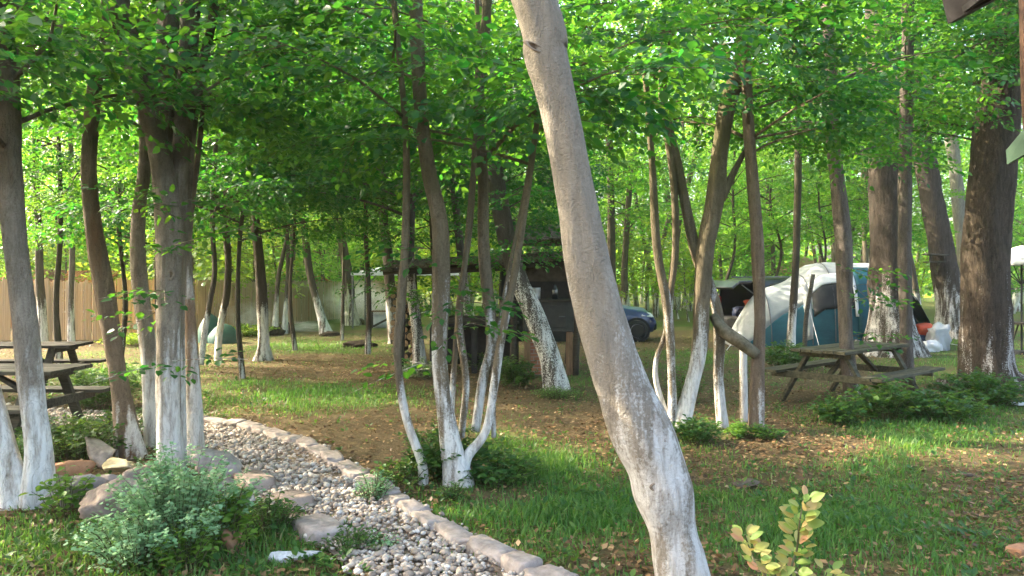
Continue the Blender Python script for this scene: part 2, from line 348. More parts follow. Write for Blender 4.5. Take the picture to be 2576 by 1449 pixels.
class Leaves:
    def __init__(s): s.P, s.D, s.N, s.Z, s.T = [], [], [], [], []
    def spray(s, lib, o, yaw, pitch, roll, sc, rng, tint=.5):
        p, d, n, z = lib[rng.integers(len(lib))]; M = rotm(yaw, pitch, roll).T
        s.P.append(p @ M * sc + o); s.D.append(d @ M); s.N.append(n @ M); s.Z.append(z * sc ** .5)
        s.T.append(np.clip(tint + rng.normal(0, .2, len(z)), 0, 1))
    def leaf(s, p, d, n, z, t):
        d = np.asarray(d, float); d = d / np.linalg.norm(d); n = np.asarray(n, float); n = n - d * n.dot(d); n = n / (np.linalg.norm(n) + 1e-9)
        s.P.append(np.array([p])); s.D.append(d[None]); s.N.append(n[None]); s.Z.append(np.array([z])); s.T.append(np.array([t]))
    def count(s): return sum(len(z) for z in s.Z)
    def mesh(s, name, shape='leaf', wid=.30):
        P, D, N, Z, T = (np.concatenate(a) for a in (s.P, s.D, s.N, s.Z, s.T)); B = np.cross(N, D); n = len(Z)
        if shape == 'leaf':
            loc = [(0, 0, 0), (.32, wid, .07), (.70, wid * .8, .04), (1.0, 0, -.06), (.70, -wid * .8, .04), (.32, -wid, .07)]
            fc = [(0, 3, 2, 1), (0, 5, 4, 3)]
        elif shape == 'round':
            loc = [(0, 0, 0), (.12, wid * .55, .03), (.38, wid, .07), (.68, wid * .85, .06), (.9, wid * .4, .0), (1.0, 0, -.05), (.9, -wid * .4, 0), (.68, -wid * .85, .06), (.38, -wid, .07), (.12, -wid * .55, .03), (.5, 0, 0)]
            fc = [(0, 10, 2, 1), (10, 5, 4, 3), (0, 9, 8, 10), (10, 7, 6, 5), ]
            fc = [(0, 10, 2, 1), (10, 3, 2, 2), (10, 5, 4, 3), (0, 9, 8, 10), (10, 8, 7, 7), (10, 7, 6, 5)]
        else:
            loc = [(0, 0, 0), (.5, wid * 1.1, .05), (1.0, 0, 0), (.45, -wid * 1.1, .05)]; fc = [(0, 3, 2, 1)]
        k = len(loc); V = np.empty((n, k, 3))
        for i, (a, b, c) in enumerate(loc): V[:, i] = P + Z[:, None] * (a * D + b * B + c * N)
        if shape == 'round':
            tri = np.array([(0, 10, 1), (1, 10, 2), (2, 10, 3), (3, 10, 4), (4, 10, 5), (5, 10, 6), (6, 10, 7), (7, 10, 8), (8, 10, 9), (9, 10, 0)])
            FF = (np.arange(n)[:, None, None] * k + tri[None]).reshape(-1, 3)
        else:
            FF = (np.arange(n)[:, None, None] * k + np.array(fc)[None]).reshape(-1, len(fc[0]))
        return np_mesh(name, V.reshape(-1, 3), FF, np.repeat(T, k), smooth=(shape == 'round'))

def limb_set(rng, stems, zmin, zmax, nl, reach, lib, LV, tubes, sc=1.0, tint=.45, step=.34, az=None, up=.5, rl=.012, keep=None):
    """stems: list of (pts,radii) ; grows side limbs with leaf sprays"""
    ga = rng.uniform(0, 6.28)
    for i in range(nl):
        P, rad = stems[rng.integers(len(stems))]
        zlo, zhi = max(zmin, P[:, 2].min()), min(zmax, P[:, 2].max() - .05)
        if zhi <= zlo: continue
        z = zlo + (zhi - zlo) * ((i + rng.uniform(0, 1)) / nl)
        k = int(np.argmin(np.abs(P[:, 2] - z))); o = P[k]
        yaw = rng.uniform(*az) if az else ga + 2.39996 * i + rng.normal(0, .3)
        l = reach * rng.uniform(.55, 1.2) * (1.0 - .35 * (z - zmin) / max(.1, zmax - zmin))
        pts = [o]; pit = up * rng.uniform(.5, 1.4); n = 6; yy = yaw
        for j in range(n):
            yy += rng.normal(0, .16); pp = pit * (1 - j / n * 1.15)
            pts.append(pts[-1] + l / n * np.array([math.cos(yy) * math.cos(pp), math.sin(yy) * math.cos(pp), math.sin(pp)]))
        pts = np.array(pts); r0 = min(rl * l, rad[k] * .6)
        if tubes is not None: tubes.append((pts, np.linspace(r0, .003, n + 1)))
        tl = np.clip(tint + rng.normal(0, .12), 0, 1)
        m = max(2, int(l / step))
        for q in range(m):
            t = .22 + .78 * (q + rng.uniform(0, .8)) / m; t = min(t, .999); a = t * n; ia = int(a); p = pts[ia] + (pts[ia + 1] - pts[ia]) * (a - ia)
            sd = 1 if q % 2 else -1; y2 = yaw + sd * rng.uniform(.5, 1.1)
            # one spray on the limb, a side twig with two more
            if keep is None or keep(p):
                pp_, ss_ = rng.normal(-.16, .22), sc * rng.uniform(.75, 1.2); LV.spray(lib, p, y2, pp_, rng.normal(0, .32), ss_, rng, tl)
                if tubes is not None and lib is not SPR_BIG: dv = np.array([math.cos(y2) * math.cos(pp_), math.sin(y2) * math.cos(pp_), math.sin(pp_)]); tubes.append((np.array([p, p + dv * .35 * ss_ - [0, 0, .012], p + dv * .66 * ss_ - [0, 0, .05]]), np.array([.0042, .003, .0015])))
            tw = l * rng.uniform(.16, .34) * (1.15 - t); e = p + tw * np.array([math.cos(y2), math.sin(y2), rng.normal(.08, .12)])
            if tw > .12:
                if tubes is not None: tubes.append((np.array([p, e]), np.array([r0 * .3, .002])))
                for b in range(2):
                    if keep is None or keep(e): LV.spray(lib, e, y2 + rng.normal(0, .7), rng.normal(-.26, .25), rng.normal(0, .35), sc * rng.uniform(.75, 1.2), rng, tl)
        LV.spray(lib, pts[-1], yaw, -.1, rng.normal(0, .2), sc, rng, tl) if (keep is None or keep(pts[-1])) else None

def px_path(pts, Y, slope=0.0):
    """[(u,v,width)] bottom to top at distance Y -> 3D points, radii"""
    P, r = [], []
    v0 = pts[0][1]
    for u, v, w in pts:
        y = Y + slope * (v0 - v) / F * Y
        P.append(at(u, v, y)); r.append(w / F * y / 2)
    return np.array(P), np.array(r)

def grow_up(P, r, top, rng, lean=None):
    """carry the trunk on above the frame"""
    P, r = list(P), list(r); d = P[-1] - P[-2]; d = d / np.linalg.norm(d)
    if lean is not None: d = np.array(lean) / np.linalg.norm(lean)
    z0 = P[-1][2]; n = max(2, int((top - z0) / 1.2)); r0 = r[-1]
    if top <= z0 + .3: return np.array(P), np.array(r)
    for i in range(n):
        d = d + rng.normal(0, .07, 3) + np.array([0, 0, .10]); d /= np.linalg.norm(d)
        P.append(P[-1] + d * (top - z0) / n); r.append(r0 * (1 - .85 * (i + 1) / n))
    return np.array(P), np.array(r)

def traced_tree(label, stems, bark, Y, crown=None, name='hornbeam_tree', top=10.0, cat='tree', flare=1.35, seed=1, lump=.17, flute=.085, seg=18, leaf_mat=None, extra_limbs=(), lean=None, slope=0.0, tops=None, lib=None, shape='leaf', part='trunk'):
    rng = np.random.default_rng(seed); paths = []
    for i, s in enumerate(stems):
        Ys = Y; pts = s
        if isinstance(s, dict): Ys = s.get('Y', Y); pts = s['p']
        P, r = px_path(pts, Ys, slope); grow = (s.get('top', top) if isinstance(s, dict) else top)
        P, r = grow_up(P, r, grow, rng, lean)
        paths.append((P, r))
    base = paths[0][0][0].copy(); base[2] = 0
    t = thing(name, label, cat, base)
    dense = []
    for i, (P, r) in enumerate(paths):
        PR = catmull(np.hstack([P, r[:, None]]), 5); dense.append((PR[:, :3], PR[:, 3]))
    LV = Leaves(); tubes = []; rk = np.random.default_rng(seed + 900); kp = lambda p: p[2] < EYE + .37 * p[1] + .4 or rk.random() < .38
    if crown:
        for c in (crown if isinstance(crown, list) else [crown]):
            st = dense if 'stems' not in c else [dense[k] for k in c['stems']]
            limb_set(rng, st, c['z'][0], c['z'][1], max(3, int(c['n'] * .95)), c['reach'], c.get('lib', lib or SPR), LV, tubes, c.get('sc', 1.0), c.get('tint', .4), c.get('step', .34), c.get('az'), c.get('up', .45), c.get('rl', .012), c.get('keep', kp))
    for i, (P, r) in enumerate(paths):
        r = r.copy(); P = P.copy()
        if P[0][2] < .25:                                     # rooted stems flare into the ground
            P = np.vstack([P[0] - np.array([0, 0, P[0][2] + .12]), P]); r = np.concatenate([[r[0] * flare], r])
            r[1] *= 1 + (flare - 1) * .4
        mb = MB(); mb.tube(P - base, r, seg if r[0] > .04 else 8, 6, lump, seed * 13 + i, flute)
        if i == 0:
            for tp, tr in tubes:
                v, f = tube_arrays(tp - base, tr, 4, 1); mb.add(v, f)
        mb.build(part if (len(paths) == 1) else 'stem', bark, t, smooth=True)
    if LV.P:
        me = LV.mesh('crown', shape); o = link('crown', me, leaf_mat or LEAF, t); me.transform(Matrix.Translation(Vector(-base)))
    return t

# ------------------------------------------------------------------ ground, path, grass
RC = [(-9.5, 10.9), (-5.6, 10.0), (-3.43, 9.09), (-2.88, 8.80), (-2.15, 8.05), (-1.53, 7.11), (-1.04, 6.29), (-.577, 5.5), (-.218, 4.92), (.204, 4.4), (.62, 3.9), (1.1, 3.3)]
LC = [(-9.5, 9.6), (-5.6, 8.75), (-3.95, 8.35), (-3.06, 7.6), (-2.36, 6.75), (-1.78, 5.74), (-1.36, 5.15), (-1.05, 4.64), (-.80, 4.28), (-.45, 3.85), (-.05, 3.3)]
RCs, LCs = catmull(np.array(RC), 12), catmull(np.array(LC), 12)
PATHPOLY = np.vstack([RCs, LCs[::-1]])
def inside(x, y, poly):
    x, y = np.asarray(x), np.asarray(y); c = np.zeros(x.shape, bool); n = len(poly)
    for i in range(n):
        x1, y1 = poly[i]; x2, y2 = poly[(i + 1) % n]
        if y1 == y2: continue
        m = ((y1 > y) != (y2 > y)) & (x < (x2 - x1) * (y - y1) / (y2 - y1) + x1); c ^= m
    return c

def blob(x, y, u, v, ru, rv):          # soft elliptical patch given where it lies in the photo
    Y = np.maximum(y, .5); uu = CX + F * x / Y; vv = HZ + EYE * F / Y
    return np.exp(-(((uu - u) / ru) ** 2 + ((vv - v) / rv) ** 2) * 1.2)
def grass_density(x, y):
    g = np.zeros_like(x)
    for b, w in (((250, 1400, 520, 110), 1.0), ((720, 1330, 130, 90), .9), ((1500, 1300, 330, 110), .85), ((1350, 1180, 120, 50), .7), ((2050, 1330, 420, 120), .85), ((2250, 1150, 150, 90), .8), ((2420, 1400, 260, 80), .7),
                 ((750, 1000, 280, 42), .95), ((780, 870, 260, 24), .8), ((300, 930, 200, 40), .7), ((2440, 900, 230, 60), .8), ((2480, 1040, 140, 40), .7), ((1420, 960, 90, 30), .4), ((60, 1100, 260, 60), .45),
                 ((1250, 1100, 160, 60), .5), ((1760, 1110, 120, 40), .5), ((2350, 1060, 260, 50), .6), ((1700, 900, 160, 30), .4), ((870, 1350, 70, 60), .5), ((940, 1240, 40, 40), .5)):
        g = np.maximum(g, w * blob(x, y, *b))
    for b in ((2460, 1180, 190, 55), (2150, 1120, 130, 35), (1960, 1180, 90, 45)): g = g * (1 - .75 * blob(x, y, *b))
    g = g * (.35 + .95 * vnoise(x, y, .55, 21)) * (.4 + .9 * vnoise(x, y, 1.4, 22)) + .48 * vnoise(x, y, .5, 25) * vnoise(x, y, 2.2, 26)
    for b in ((1500, 1060, 330, 60), (1900, 1130, 170, 50), (840, 1105, 220, 45), (800, 930, 260, 26), (1230, 1010, 120, 40), (900, 1180, 70, 40)): g = g * (1 - .8 * blob(x, y, *b))
    g = np.where(y > 26, .35 * vnoise(x, y, 3, 5) + .25, g)
    return np.clip(g * 1.22, 0, 1)

def build_ground():
    ys = np.concatenate([np.linspace(-3, 2.5, 12)[:-1], np.geomspace(2.5, 40, 170), np.geomspace(42, 400, 18)]); n = 190
    V = []
    for y in ys:
        w = max(9, abs(y) * .85 + 8) if y < 100 else 400
        xs = np.linspace(-w, w, n); V.append(np.stack([xs, np.full(n, y), gz(xs, np.full(n, y))], 1))
    V = np.array(V); m = len(ys)
    idx = np.arange(m * n).reshape(m, n)
    Fc = np.stack([idx[:-1, :-1], idx[:-1, 1:], idx[1:, 1:], idx[1:, :-1]], -1).reshape(-1, 4)
    P = V.reshape(-1, 3); P[:, 2] = np.where(P[:, 1] > 60, -.02, P[:, 2])
    P[:, 2] -= np.where(inside(P[:, 0], P[:, 1], PATHPOLY), .05, 0)
    t = NT('woodland floor'); a = t.n('ShaderNodeAttribute', attribute_name='tint'); c = t.coord()
    n1 = t.noise(c, 1.3, 5, .65); n2 = t.noise(c, 26, 5, .75); n3 = t.noise(c, 5, 5, .7)
    dirt = t.ramp(n2, [(.28, (.05, .036, .02)), (.5, (.12, .083, .042)), (.72, (.21, .152, .082))])
    dirt = t.mix(t.ramp(n3, [(.42, (0, 0, 0)), (.62, (.7, .7, .7))]), dirt, (.085, .068, .032))
    gr = t.ramp(n2, [(.3, (.035, .065, .014)), (.7, (.11, .155, .03))])
    f = t.math('MULTIPLY', t.math('SUBTRACT', t.math('ADD', a.outputs['Fac'], t.math('MULTIPLY', t.math('SUBTRACT', n3, .5), .7)), .14), 2.2, True)
    col = t.mix(f, dirt, gr); col = t.mix(t.ramp(n1, [(.45, (0, 0, 0)), (.7, (.5, .5, .5))]), col, (.10, .075, .035))
    mat = t.done(t.pbr(col, .95, .1, bump=n2, bstr=.8, bdist=.04))
    me = np_mesh('ground', P, Fc, grass_density(P[:, 0], P[:, 1]), True); o = link('ground', me, mat); tag(o, kind='structure', label='woodland floor of earth, grass and dead leaves')
build_ground()

def scatter(rng, n, ylo, yhi, xmax=.70):
    """points roughly even as seen from the camera side, denser near"""
    y = ylo * (yhi / ylo) ** rng.uniform(0, 1, n); x = rng.uniform(-1, 1, n) * y * xmax; return x, y

def build_grass():
    rng = np.random.default_rng(5); x, y = scatter(rng, 420000, 3.2, 24)
    d = grass_density(x, y); k = rng.uniform(0, 1, len(x)) < d ** 1.5 * .58
    on = inside(x, y, PATHPOLY); k &= (~on) | (rng.uniform(0, 1, len(x)) < .10)
    x, y, d = x[k], y[k], d[k]; n = len(x)
    near = 1 - np.clip((y - 6) / 12, 0, 1)
    h = (.025 + .07 * d * vnoise(x, y, .7, 31)) * rng.uniform(.5, 1.5, n) * (.75 + .4 * near) + .02
    w = (.0035 + .0012 * y ** .5 * .6) * rng.uniform(.7, 1.3, n)
    a = rng.uniform(0, 2 * PI, n); lean = rng.uniform(.1, .9, n); hd = np.stack([np.cos(a), np.sin(a)], 1); sd = np.stack([-np.sin(a), np.cos(a)], 1)
    b = np.stack([x, y, gz(x, y) - .01], 1); z = np.zeros(n)
    def pt(f, hh, s): return b + np.concatenate([hd * (lean * h * f)[:, None] + sd * (w * s)[:, None], (h * hh)[:, None]], 1)
    V = np.stack([pt(0, 0, 1), pt(0, 0, -1), pt(.3, .6, .8), pt(.3, .6, -.8), pt(1, .95, 0)], 1).reshape(-1, 3)
    tri = np.array([(0, 1, 3), (0, 3, 2), (2, 3, 4)]); FF = (np.arange(n)[:, None, None] * 5 + tri[None]).reshape(-1, 3)
    T = np.clip(.45 + .5 * (vnoise(x, y, .9, 41) - .5) + rng.normal(0, .22, n), 0, 1)
    tag(link('grass', np_mesh('grass', V, FF, np.repeat(T, 5)), GRASS), kind='stuff', label='patchy green grass on the woodland floor')
    # dead leaves
    x, y = scatter(rng, 100000, 3.2, 24); d = grass_density(x, y); k = rng.uniform(0, 1, len(x)) < (1 - d) ** 1.3 * (.25 + .9 * vnoise(x, y, 1.1, 51)); k &= (~inside(x, y, PATHPOLY)) | (rng.uniform(0, 1, len(x)) < .12)
    x, y = x[k], y[k]; n = len(x); LV = Leaves(); a = rng.uniform(0, 2 * PI, n)
    LV.P = [np.stack([x, y, gz(x, y) + rng.uniform(.005, .03, n)], 1)]; D = np.stack([np.cos(a), np.sin(a), rng.normal(0, .3, n)], 1); D /= np.linalg.norm(D, axis=1)[:, None]
    N = np.stack([rng.normal(0, .35, n), rng.normal(0, .35, n), np.ones(n)], 1); N -= D * (N * D).sum(1)[:, None]; N /= np.linalg.norm(N, axis=1)[:, None]
    LV.D, LV.N, LV.Z, LV.T = [D], [N], [rng.uniform(.02, .06, n)], [np.clip(rng.normal(.5, .25, n), 0, 1)]
    tag(link('leaf_litter', LV.mesh('leaf_litter', 'quad', .3), LITTER), kind='stuff', label='brown dead leaves lying on the woodland floor')
    # low broad weeds between the grass
    x, y = scatter(rng, 9000, 3.3, 16); d = grass_density(x, y); k = (rng.uniform(0, 1, len(x)) < .9 * vnoise(x, y, .5, 61) ** 2 * (.35 + d)) & ~inside(x, y, PATHPOLY)
    LV = Leaves()
    for px_, py_ in zip(x[k], y[k]):
        for q in range(rng.integers(4, 8)):
            aa = rng.uniform(0, 6.28); e = rng.uniform(.1, 1.1)
            LV.leaf((px_ + .02 * math.cos(aa), py_ + .02 * math.sin(aa), gz(px_, py_) + rng.uniform(.01, .07)), (math.cos(aa), math.sin(aa), e), (0, 0, 1), rng.uniform(.025, .06), rng.uniform(0, 1))
    tag(link('ground_weeds', LV.mesh('ground_weeds', 'leaf', .3), LEAF_BUSH), kind='stuff', label='low broad leaved weeds among the grass')
build_grass()

def ico(rng, sub=1):
    import bmesh
    bm = bmesh.new(); bmesh.ops.create_icosphere(bm, subdivisions=sub, radius=1); v = np.array([q.co[:] for q in bm.verts]); f = np.array([[q.index for q in p.verts] for p in bm.faces]); bm.free(); return v, f

def build_path():
    rng = np.random.default_rng(8)
    m = 140; ra, la = [], []
    def resample(P, m):
        L = np.concatenate([[0], np.cumsum(np.linalg.norm(np.diff(P, axis=0), axis=1))]); s = np.linspace(0, L[-1], m); return np.stack([np.interp(s, L, P[:, 0]), np.interp(s, L, P[:, 1])], 1)
    A, B = resample(RCs, m), resample(LCs, m); V = []
    for i in range(m):
        for j in range(15):
            p = A[i] + (B[i] - A[i]) * j / 14; V.append((p[0], p[1], gz(p[0], p[1]) + .012 + .012 * rng.random()))
    V = np.array(V); idx = np.arange(m * 15).reshape(m, 15); Fc = np.stack([idx[:-1, :-1], idx[:-1, 1:], idx[1:, 1:], idx[1:, :-1]], -1).reshape(-1, 4)
    t = NT('path earth'); c = t.coord(); n = t.noise(c, 30, 5, .75); n2 = t.noise(c, 2.2, 4)
    col = t.mix(t.ramp(n2, [(.45, (0, 0, 0)), (.65, (.8, .8, .8))]), t.ramp(n, [(.3, (.16, .115, .085)), (.7, (.40, .31, .235))]), (.11, .09, .045))
    tag(link('gravel_path', np_mesh('gravel_path', V, Fc, None, True), t.done(t.pbr(col, .95, .1, bump=n, bstr=.9, bdist=.03))), kind='structure', label='curving garden path of pale gravel')
    # pebbles
    v0, f0 = ico(rng, 1); N = 13000; ii = rng.integers(0, m, N * 2); tt = rng.uniform(.01, .99, N * 2)
    P = A[ii] + (B[ii] - A[ii]) * tt[:, None] + rng.normal(0, .04, (N * 2, 2))
    keep = (P[:, 1] < 11.5) & (P[:, 1] > 3.2) & (rng.uniform(0, 1, N * 2) < np.clip(1.15 - (P[:, 1] - 4) * .06, .25, 1)) & ((vnoise(P[:, 0], P[:, 1], .5, 71) > .22) | (rng.uniform(0, 1, N * 2) < .3))
    P = P[keep][:N]; n = len(P); big = rng.uniform(0, 1, n) ** 2
    s = (.008 + .021 * rng.uniform(0, 1, n) ** 2.2)
    shp = s[:, None] * np.stack([rng.uniform(.8, 1.35, n), rng.uniform(.7, 1.1, n), rng.uniform(.5, .85, n)], 1)
    VV = v0[None] * shp[:, None, :] * (1 + rng.normal(0, .12, (n, len(v0), 1)))
    a = rng.uniform(0, 6.28, n); ca, sa = np.cos(a)[:, None], np.sin(a)[:, None]
    X = VV[:, :, 0] * ca - VV[:, :, 1] * sa + P[:, :1]; Yv = VV[:, :, 0] * sa + VV[:, :, 1] * ca + P[:, 1:2]; Z = VV[:, :, 2] + (gz(P[:, 0], P[:, 1]) + .024 + s * .25 + rng.uniform(0, .018, n))[:, None]
    FF = (np.arange(n)[:, None, None] * len(v0) + f0[None]).reshape(-1, 3)
    t = NT('pebble'); at_ = t.n('ShaderNodeAttribute', attribute_name='tint'); nn = t.noise(t.coord(), 60, 3)
    col = t.ramp(at_.outputs['Fac'], [(0, (.15, .115, .085)), (.3, (.32, .262, .205)), (.65, (.50, .43, .35)), (1, (.68, .63, .56))]); col = t.mix(t.math('MULTIPLY', nn, .4), col, (.25, .19, .15))
    tag(link('gravel', np_mesh('gravel', np.stack([X, Yv, Z], -1).reshape(-1, 3), FF, np.repeat(np.clip(rng.normal(.5, .25, n), 0, 1), len(v0)), True), t.done(t.pbr(col, .85, .25, bump=nn, bstr=.3))), kind='stuff', label='pale pebbles of the gravel path')
    # kerb stones, one by one
    def stone_block(P, yaw, l, w, h, label, cat, group, mat, seed, name='kerb_stone', rough=.09):
        r2 = np.random.default_rng(seed); v, f = ico(r2, 4 if name == 'rock' else 3)
        sg = np.sign(v) * np.abs(v) ** .38; sg = sg / np.max(np.abs(sg))
        if name == 'rock':
            n_ = r2.normal(0, 1, (15, 3)); n_ /= np.linalg.norm(n_, axis=1)[:, None]; dd_ = r2.uniform(.62, .95, 15); dt = v @ n_.T
            sg = v * np.min(np.where(dt > .05, dd_ / np.maximum(dt, .05), 9), axis=1)[:, None] * 1.15
            rough = .07
        d = np.array([noise.noise(Vector(q * 1.7) + Vector((seed * 3.1, 0, 0))) for q in v]); d2 = np.array([noise.noise(Vector(q * 5.) + Vector((seed, 9, 0))) for q in v])
        d3 = np.array([abs(noise.noise(Vector(q * 11.) + Vector((seed, 4, 0)))) for q in v]); v = sg * np.array([l / 2, w / 2, h / 2]) * (1 + rough * 1.8 * d[:, None] + rough * .9 * d2[:, None] - rough * .6 * d3[:, None])
        o = link(name, np_mesh(name, v, f, None, True), mat); o.location = (P[0], P[1], P[2]); o.rotation_euler = (r2.normal(0, .05), r2.normal(0, .05), yaw)
        return tag(o, label, cat, group)
    Lc = np.concatenate([[0], np.cumsum(np.linalg.norm(np.diff(RCs, axis=0), axis=1))]); s = 5.6; k = 0
    while s < Lc[-1] - .1:
        l = rng.uniform(.22, .42); c = s + l / 2; p = np.array([np.interp(c, Lc, RCs[:, 0]), np.interp(c, Lc, RCs[:, 1])]); q = np.array([np.interp(c + .1, Lc, RCs[:, 0]), np.interp(c + .1, Lc, RCs[:, 1])])
        dd = q - p; nrm = np.array([-dd[1], dd[0]]) / np.linalg.norm(dd)
        far = max(0, (p[1] - 6.5)) / 3
        stone_block((p[0] + nrm[0] * rng.normal(-.09, .018), p[1] + nrm[1] * rng.normal(-.09, .018), +.012 - .02 * far + rng.normal(0, .006)), math.atan2(dd[1], dd[0]) + rng.normal(0, .06), l * 1.04, rng.uniform(.14, .19), .15, 'rough grey stone in the kerb along the outer edge of the gravel path', 'kerb stone', 'kerb stones along the outer edge of the path', STONE, 100 + k, 'kerb_stone', .13)
        s += l + rng.uniform(-.01, .02); k += 1
    for i, (u, v, l, w, yaw, lab) in enumerate(((640, 1225, .52, .24, -1.0, 'long brownish slab edging the inner side of the gravel path, farthest of three'), (735, 1275, .40, .22, -.95, 'brownish slab edging the inner side of the path, behind grass, middle of three'), (800, 1350, .46, .26, -1.0, 'flat grey slab edging the inner side of the path, nearest of three'))):
        p = gnd(u, v); stone_block((p[0], p[1], .03), yaw, l, w, .15, lab, 'kerb stone', 'kerb slabs along the inner side of the path', STONE_BROWN if i < 2 else STONE, 300 + i, 'kerb_slab', .06)
    # rock heap round the foot of the trees
    rocks = [(300, 1290, .50, .36, .34, .3, STONE_BROWN, 'big brown boulder, largest rock of the heap below the forked tree'), (195, 1255, .34, .26, .26, .8, STONE, 'grey rounded rock left of the big brown boulder'),
             (268, 1228, .26, .18, .09, .5, STONE, 'flat slab lying on top of the rock heap'), (300, 1192, .34, .18, .09, -.4, STONE_LIME, 'yellowish mossy slab below the rotten tree foot'),
             (225, 1240, .20, .16, .12, .9, STONE_LIME, 'small yellowish rock wedged in the heap behind the grey rounded rock'), (165, 1190, .42, .16, .14, .5, STONE_RED, 'reddish splintered slab beside the first whitewashed stem'),
             (262, 1160, .24, .18, .13, .9, STONE, 'grey rock at the back of the heap, left of the rotten trunk foot'), (370, 1230, .30, .22, .22, 1.2, STONE_BROWN, 'small brown rock behind the big boulder, below the forked trunk'),
             (400, 1255, .34, .24, .24, .2, STONE, 'grey rock half hidden by the blue green bush'), (560, 1190, .34, .26, .22, .4, STONE, 'grey rock standing between bush and path slab'), (545, 1235, .30, .22, .18, .9, STONE_BROWN, 'low brown rock behind the blue green bush, next to the path'),
             (585, 1270, .22, .18, .14, .2, STONE, 'small grey stone between the bush and the inner path edge'), (704, 1412, .17, .10, .07, .1, STONE_WHITE, 'white broken stone lying in the front grass'), (598, 1385, .11, .09, .13, .5, STONE_RED, 'small reddish stone in the front grass beside the bush'), (885, 1440, .10, .08, .07, .4, STONE_WHITE, 'little white stone at the near inner edge of the path'),
             (1880, 1216, .24, .12, .05, .1, STONE_DULL, 'flat dull stone lying in the grass right of the big leaning trunk'), (2435, 1195, .14, .07, .03, .4, STONE_DULL, 'small grey stone on the bare earth')]
    for i, (u, v, l, w, h, yaw, mt, lab) in enumerate(rocks):
        p = gnd(u, v + h * 60); stone_block((p[0], p[1], h * .36 + (.05 if 200 < u < 420 and v < 1240 else 0)), yaw, l, w, h, lab, 'rock', 'rocks heaped below the trees' if u < 620 and v < 1300 else None, mt, 400 + i, 'rock', .16)
build_path()

# ------------------------------------------------------------------ the traced trees
def C(z0, z1, n, reach, **k): return dict(z=(z0, z1), n=n, reach=reach, **k)
traced_tree('pair of whitewashed stems from one root, farthest left, growing out of the front grass',
    [[(92, 1262, 70), (98, 1150, 64), (82, 1000, 60), (62, 800, 58), (38, 600, 52), (26, 420, 54), (22, 250, 56), (12, 80, 50), (5, 0, 46)],
     [(52, 1290, 90), (22, 1160, 56), (-8, 1040, 48), (-45, 900, 46), (-100, 700, 44), (-160, 450, 40)]], BARK_FRONT, 5.75,
    [C(2.4, 9, 34, 1.9, tint=.4), C(2.6, 4.4, 10, 1.3, az=(-1.2, .6))], seed=3, top=9, flare=1.5)
traced_tree('single leaning stem with rotten brown foot standing behind the rock heap',
    [[(330, 1145, 64), (300, 960, 42), (266, 740, 46), (236, 560, 40), (225, 400, 38), (238, 230, 34), (262, 60, 30), (270, 0, 28)]], BARK_ROT, 7.45, C(2.9, 9, 26, 1.9), seed=4, flare=1.5, top=9.5)
traced_tree('slim grey stem directly left of the forked tree, darker above',
    [[(392, 1125, 44), (376, 900, 40), (352, 700, 38), (350, 540, 34), (366, 400, 30), (362, 200, 30), (366, 0, 28)]], BARK_FRONT, 8.0, C(2.9, 9, 22, 2.0), seed=5, top=9.5)
traced_tree('thick forked tree of fused stems whitewashed at the foot, beside the blue green bush',
    [[(428, 1195, 66), (424, 1050, 58), (426, 880, 58), (430, 700, 60), (428, 560, 62), (412, 430, 52), (384, 300, 50), (345, 170, 52), (308, 50, 54), (296, 0, 54)],
     dict(p=[(452, 1120, 30), (448, 850, 34), (446, 640, 44), (448, 480, 42), (462, 300, 42), (472, 150, 44), (478, 0, 46)], Y=6.8),
     dict(p=[(432, 600, 26), (430, 420, 44), (424, 250, 46), (420, 100, 48), (418, 0, 48)], Y=7.0),
     dict(p=[(488, 1130, 46), (484, 950, 36), (476, 780, 26), (468, 620, 24), (474, 420, 24), (500, 200, 22), (540, 20, 20)], Y=7.1),
     dict(p=[(466, 1120, 22), (468, 900, 18), (470, 700, 16), (482, 520, 14), (505, 330, 12)], Y=7.2, top=5)], BARK_FRONT, 6.68,
    [C(3.0, 9, 36, 2.0, tint=.4), C(2.9, 4.6, 9, 1.9, az=(-.5, 1.0), tint=.35), C(1.75, 2.5, 5, .42, lib=SPR_SPARSE, stems=[0], az=(-2.8, -.3), step=.2, rl=.008), C(.9, 1.6, 3, .30, lib=SPR_SPARSE, stems=[0], az=(-3.4, -.6), step=.2, rl=.008)], seed=6, top=10, flare=1.25)
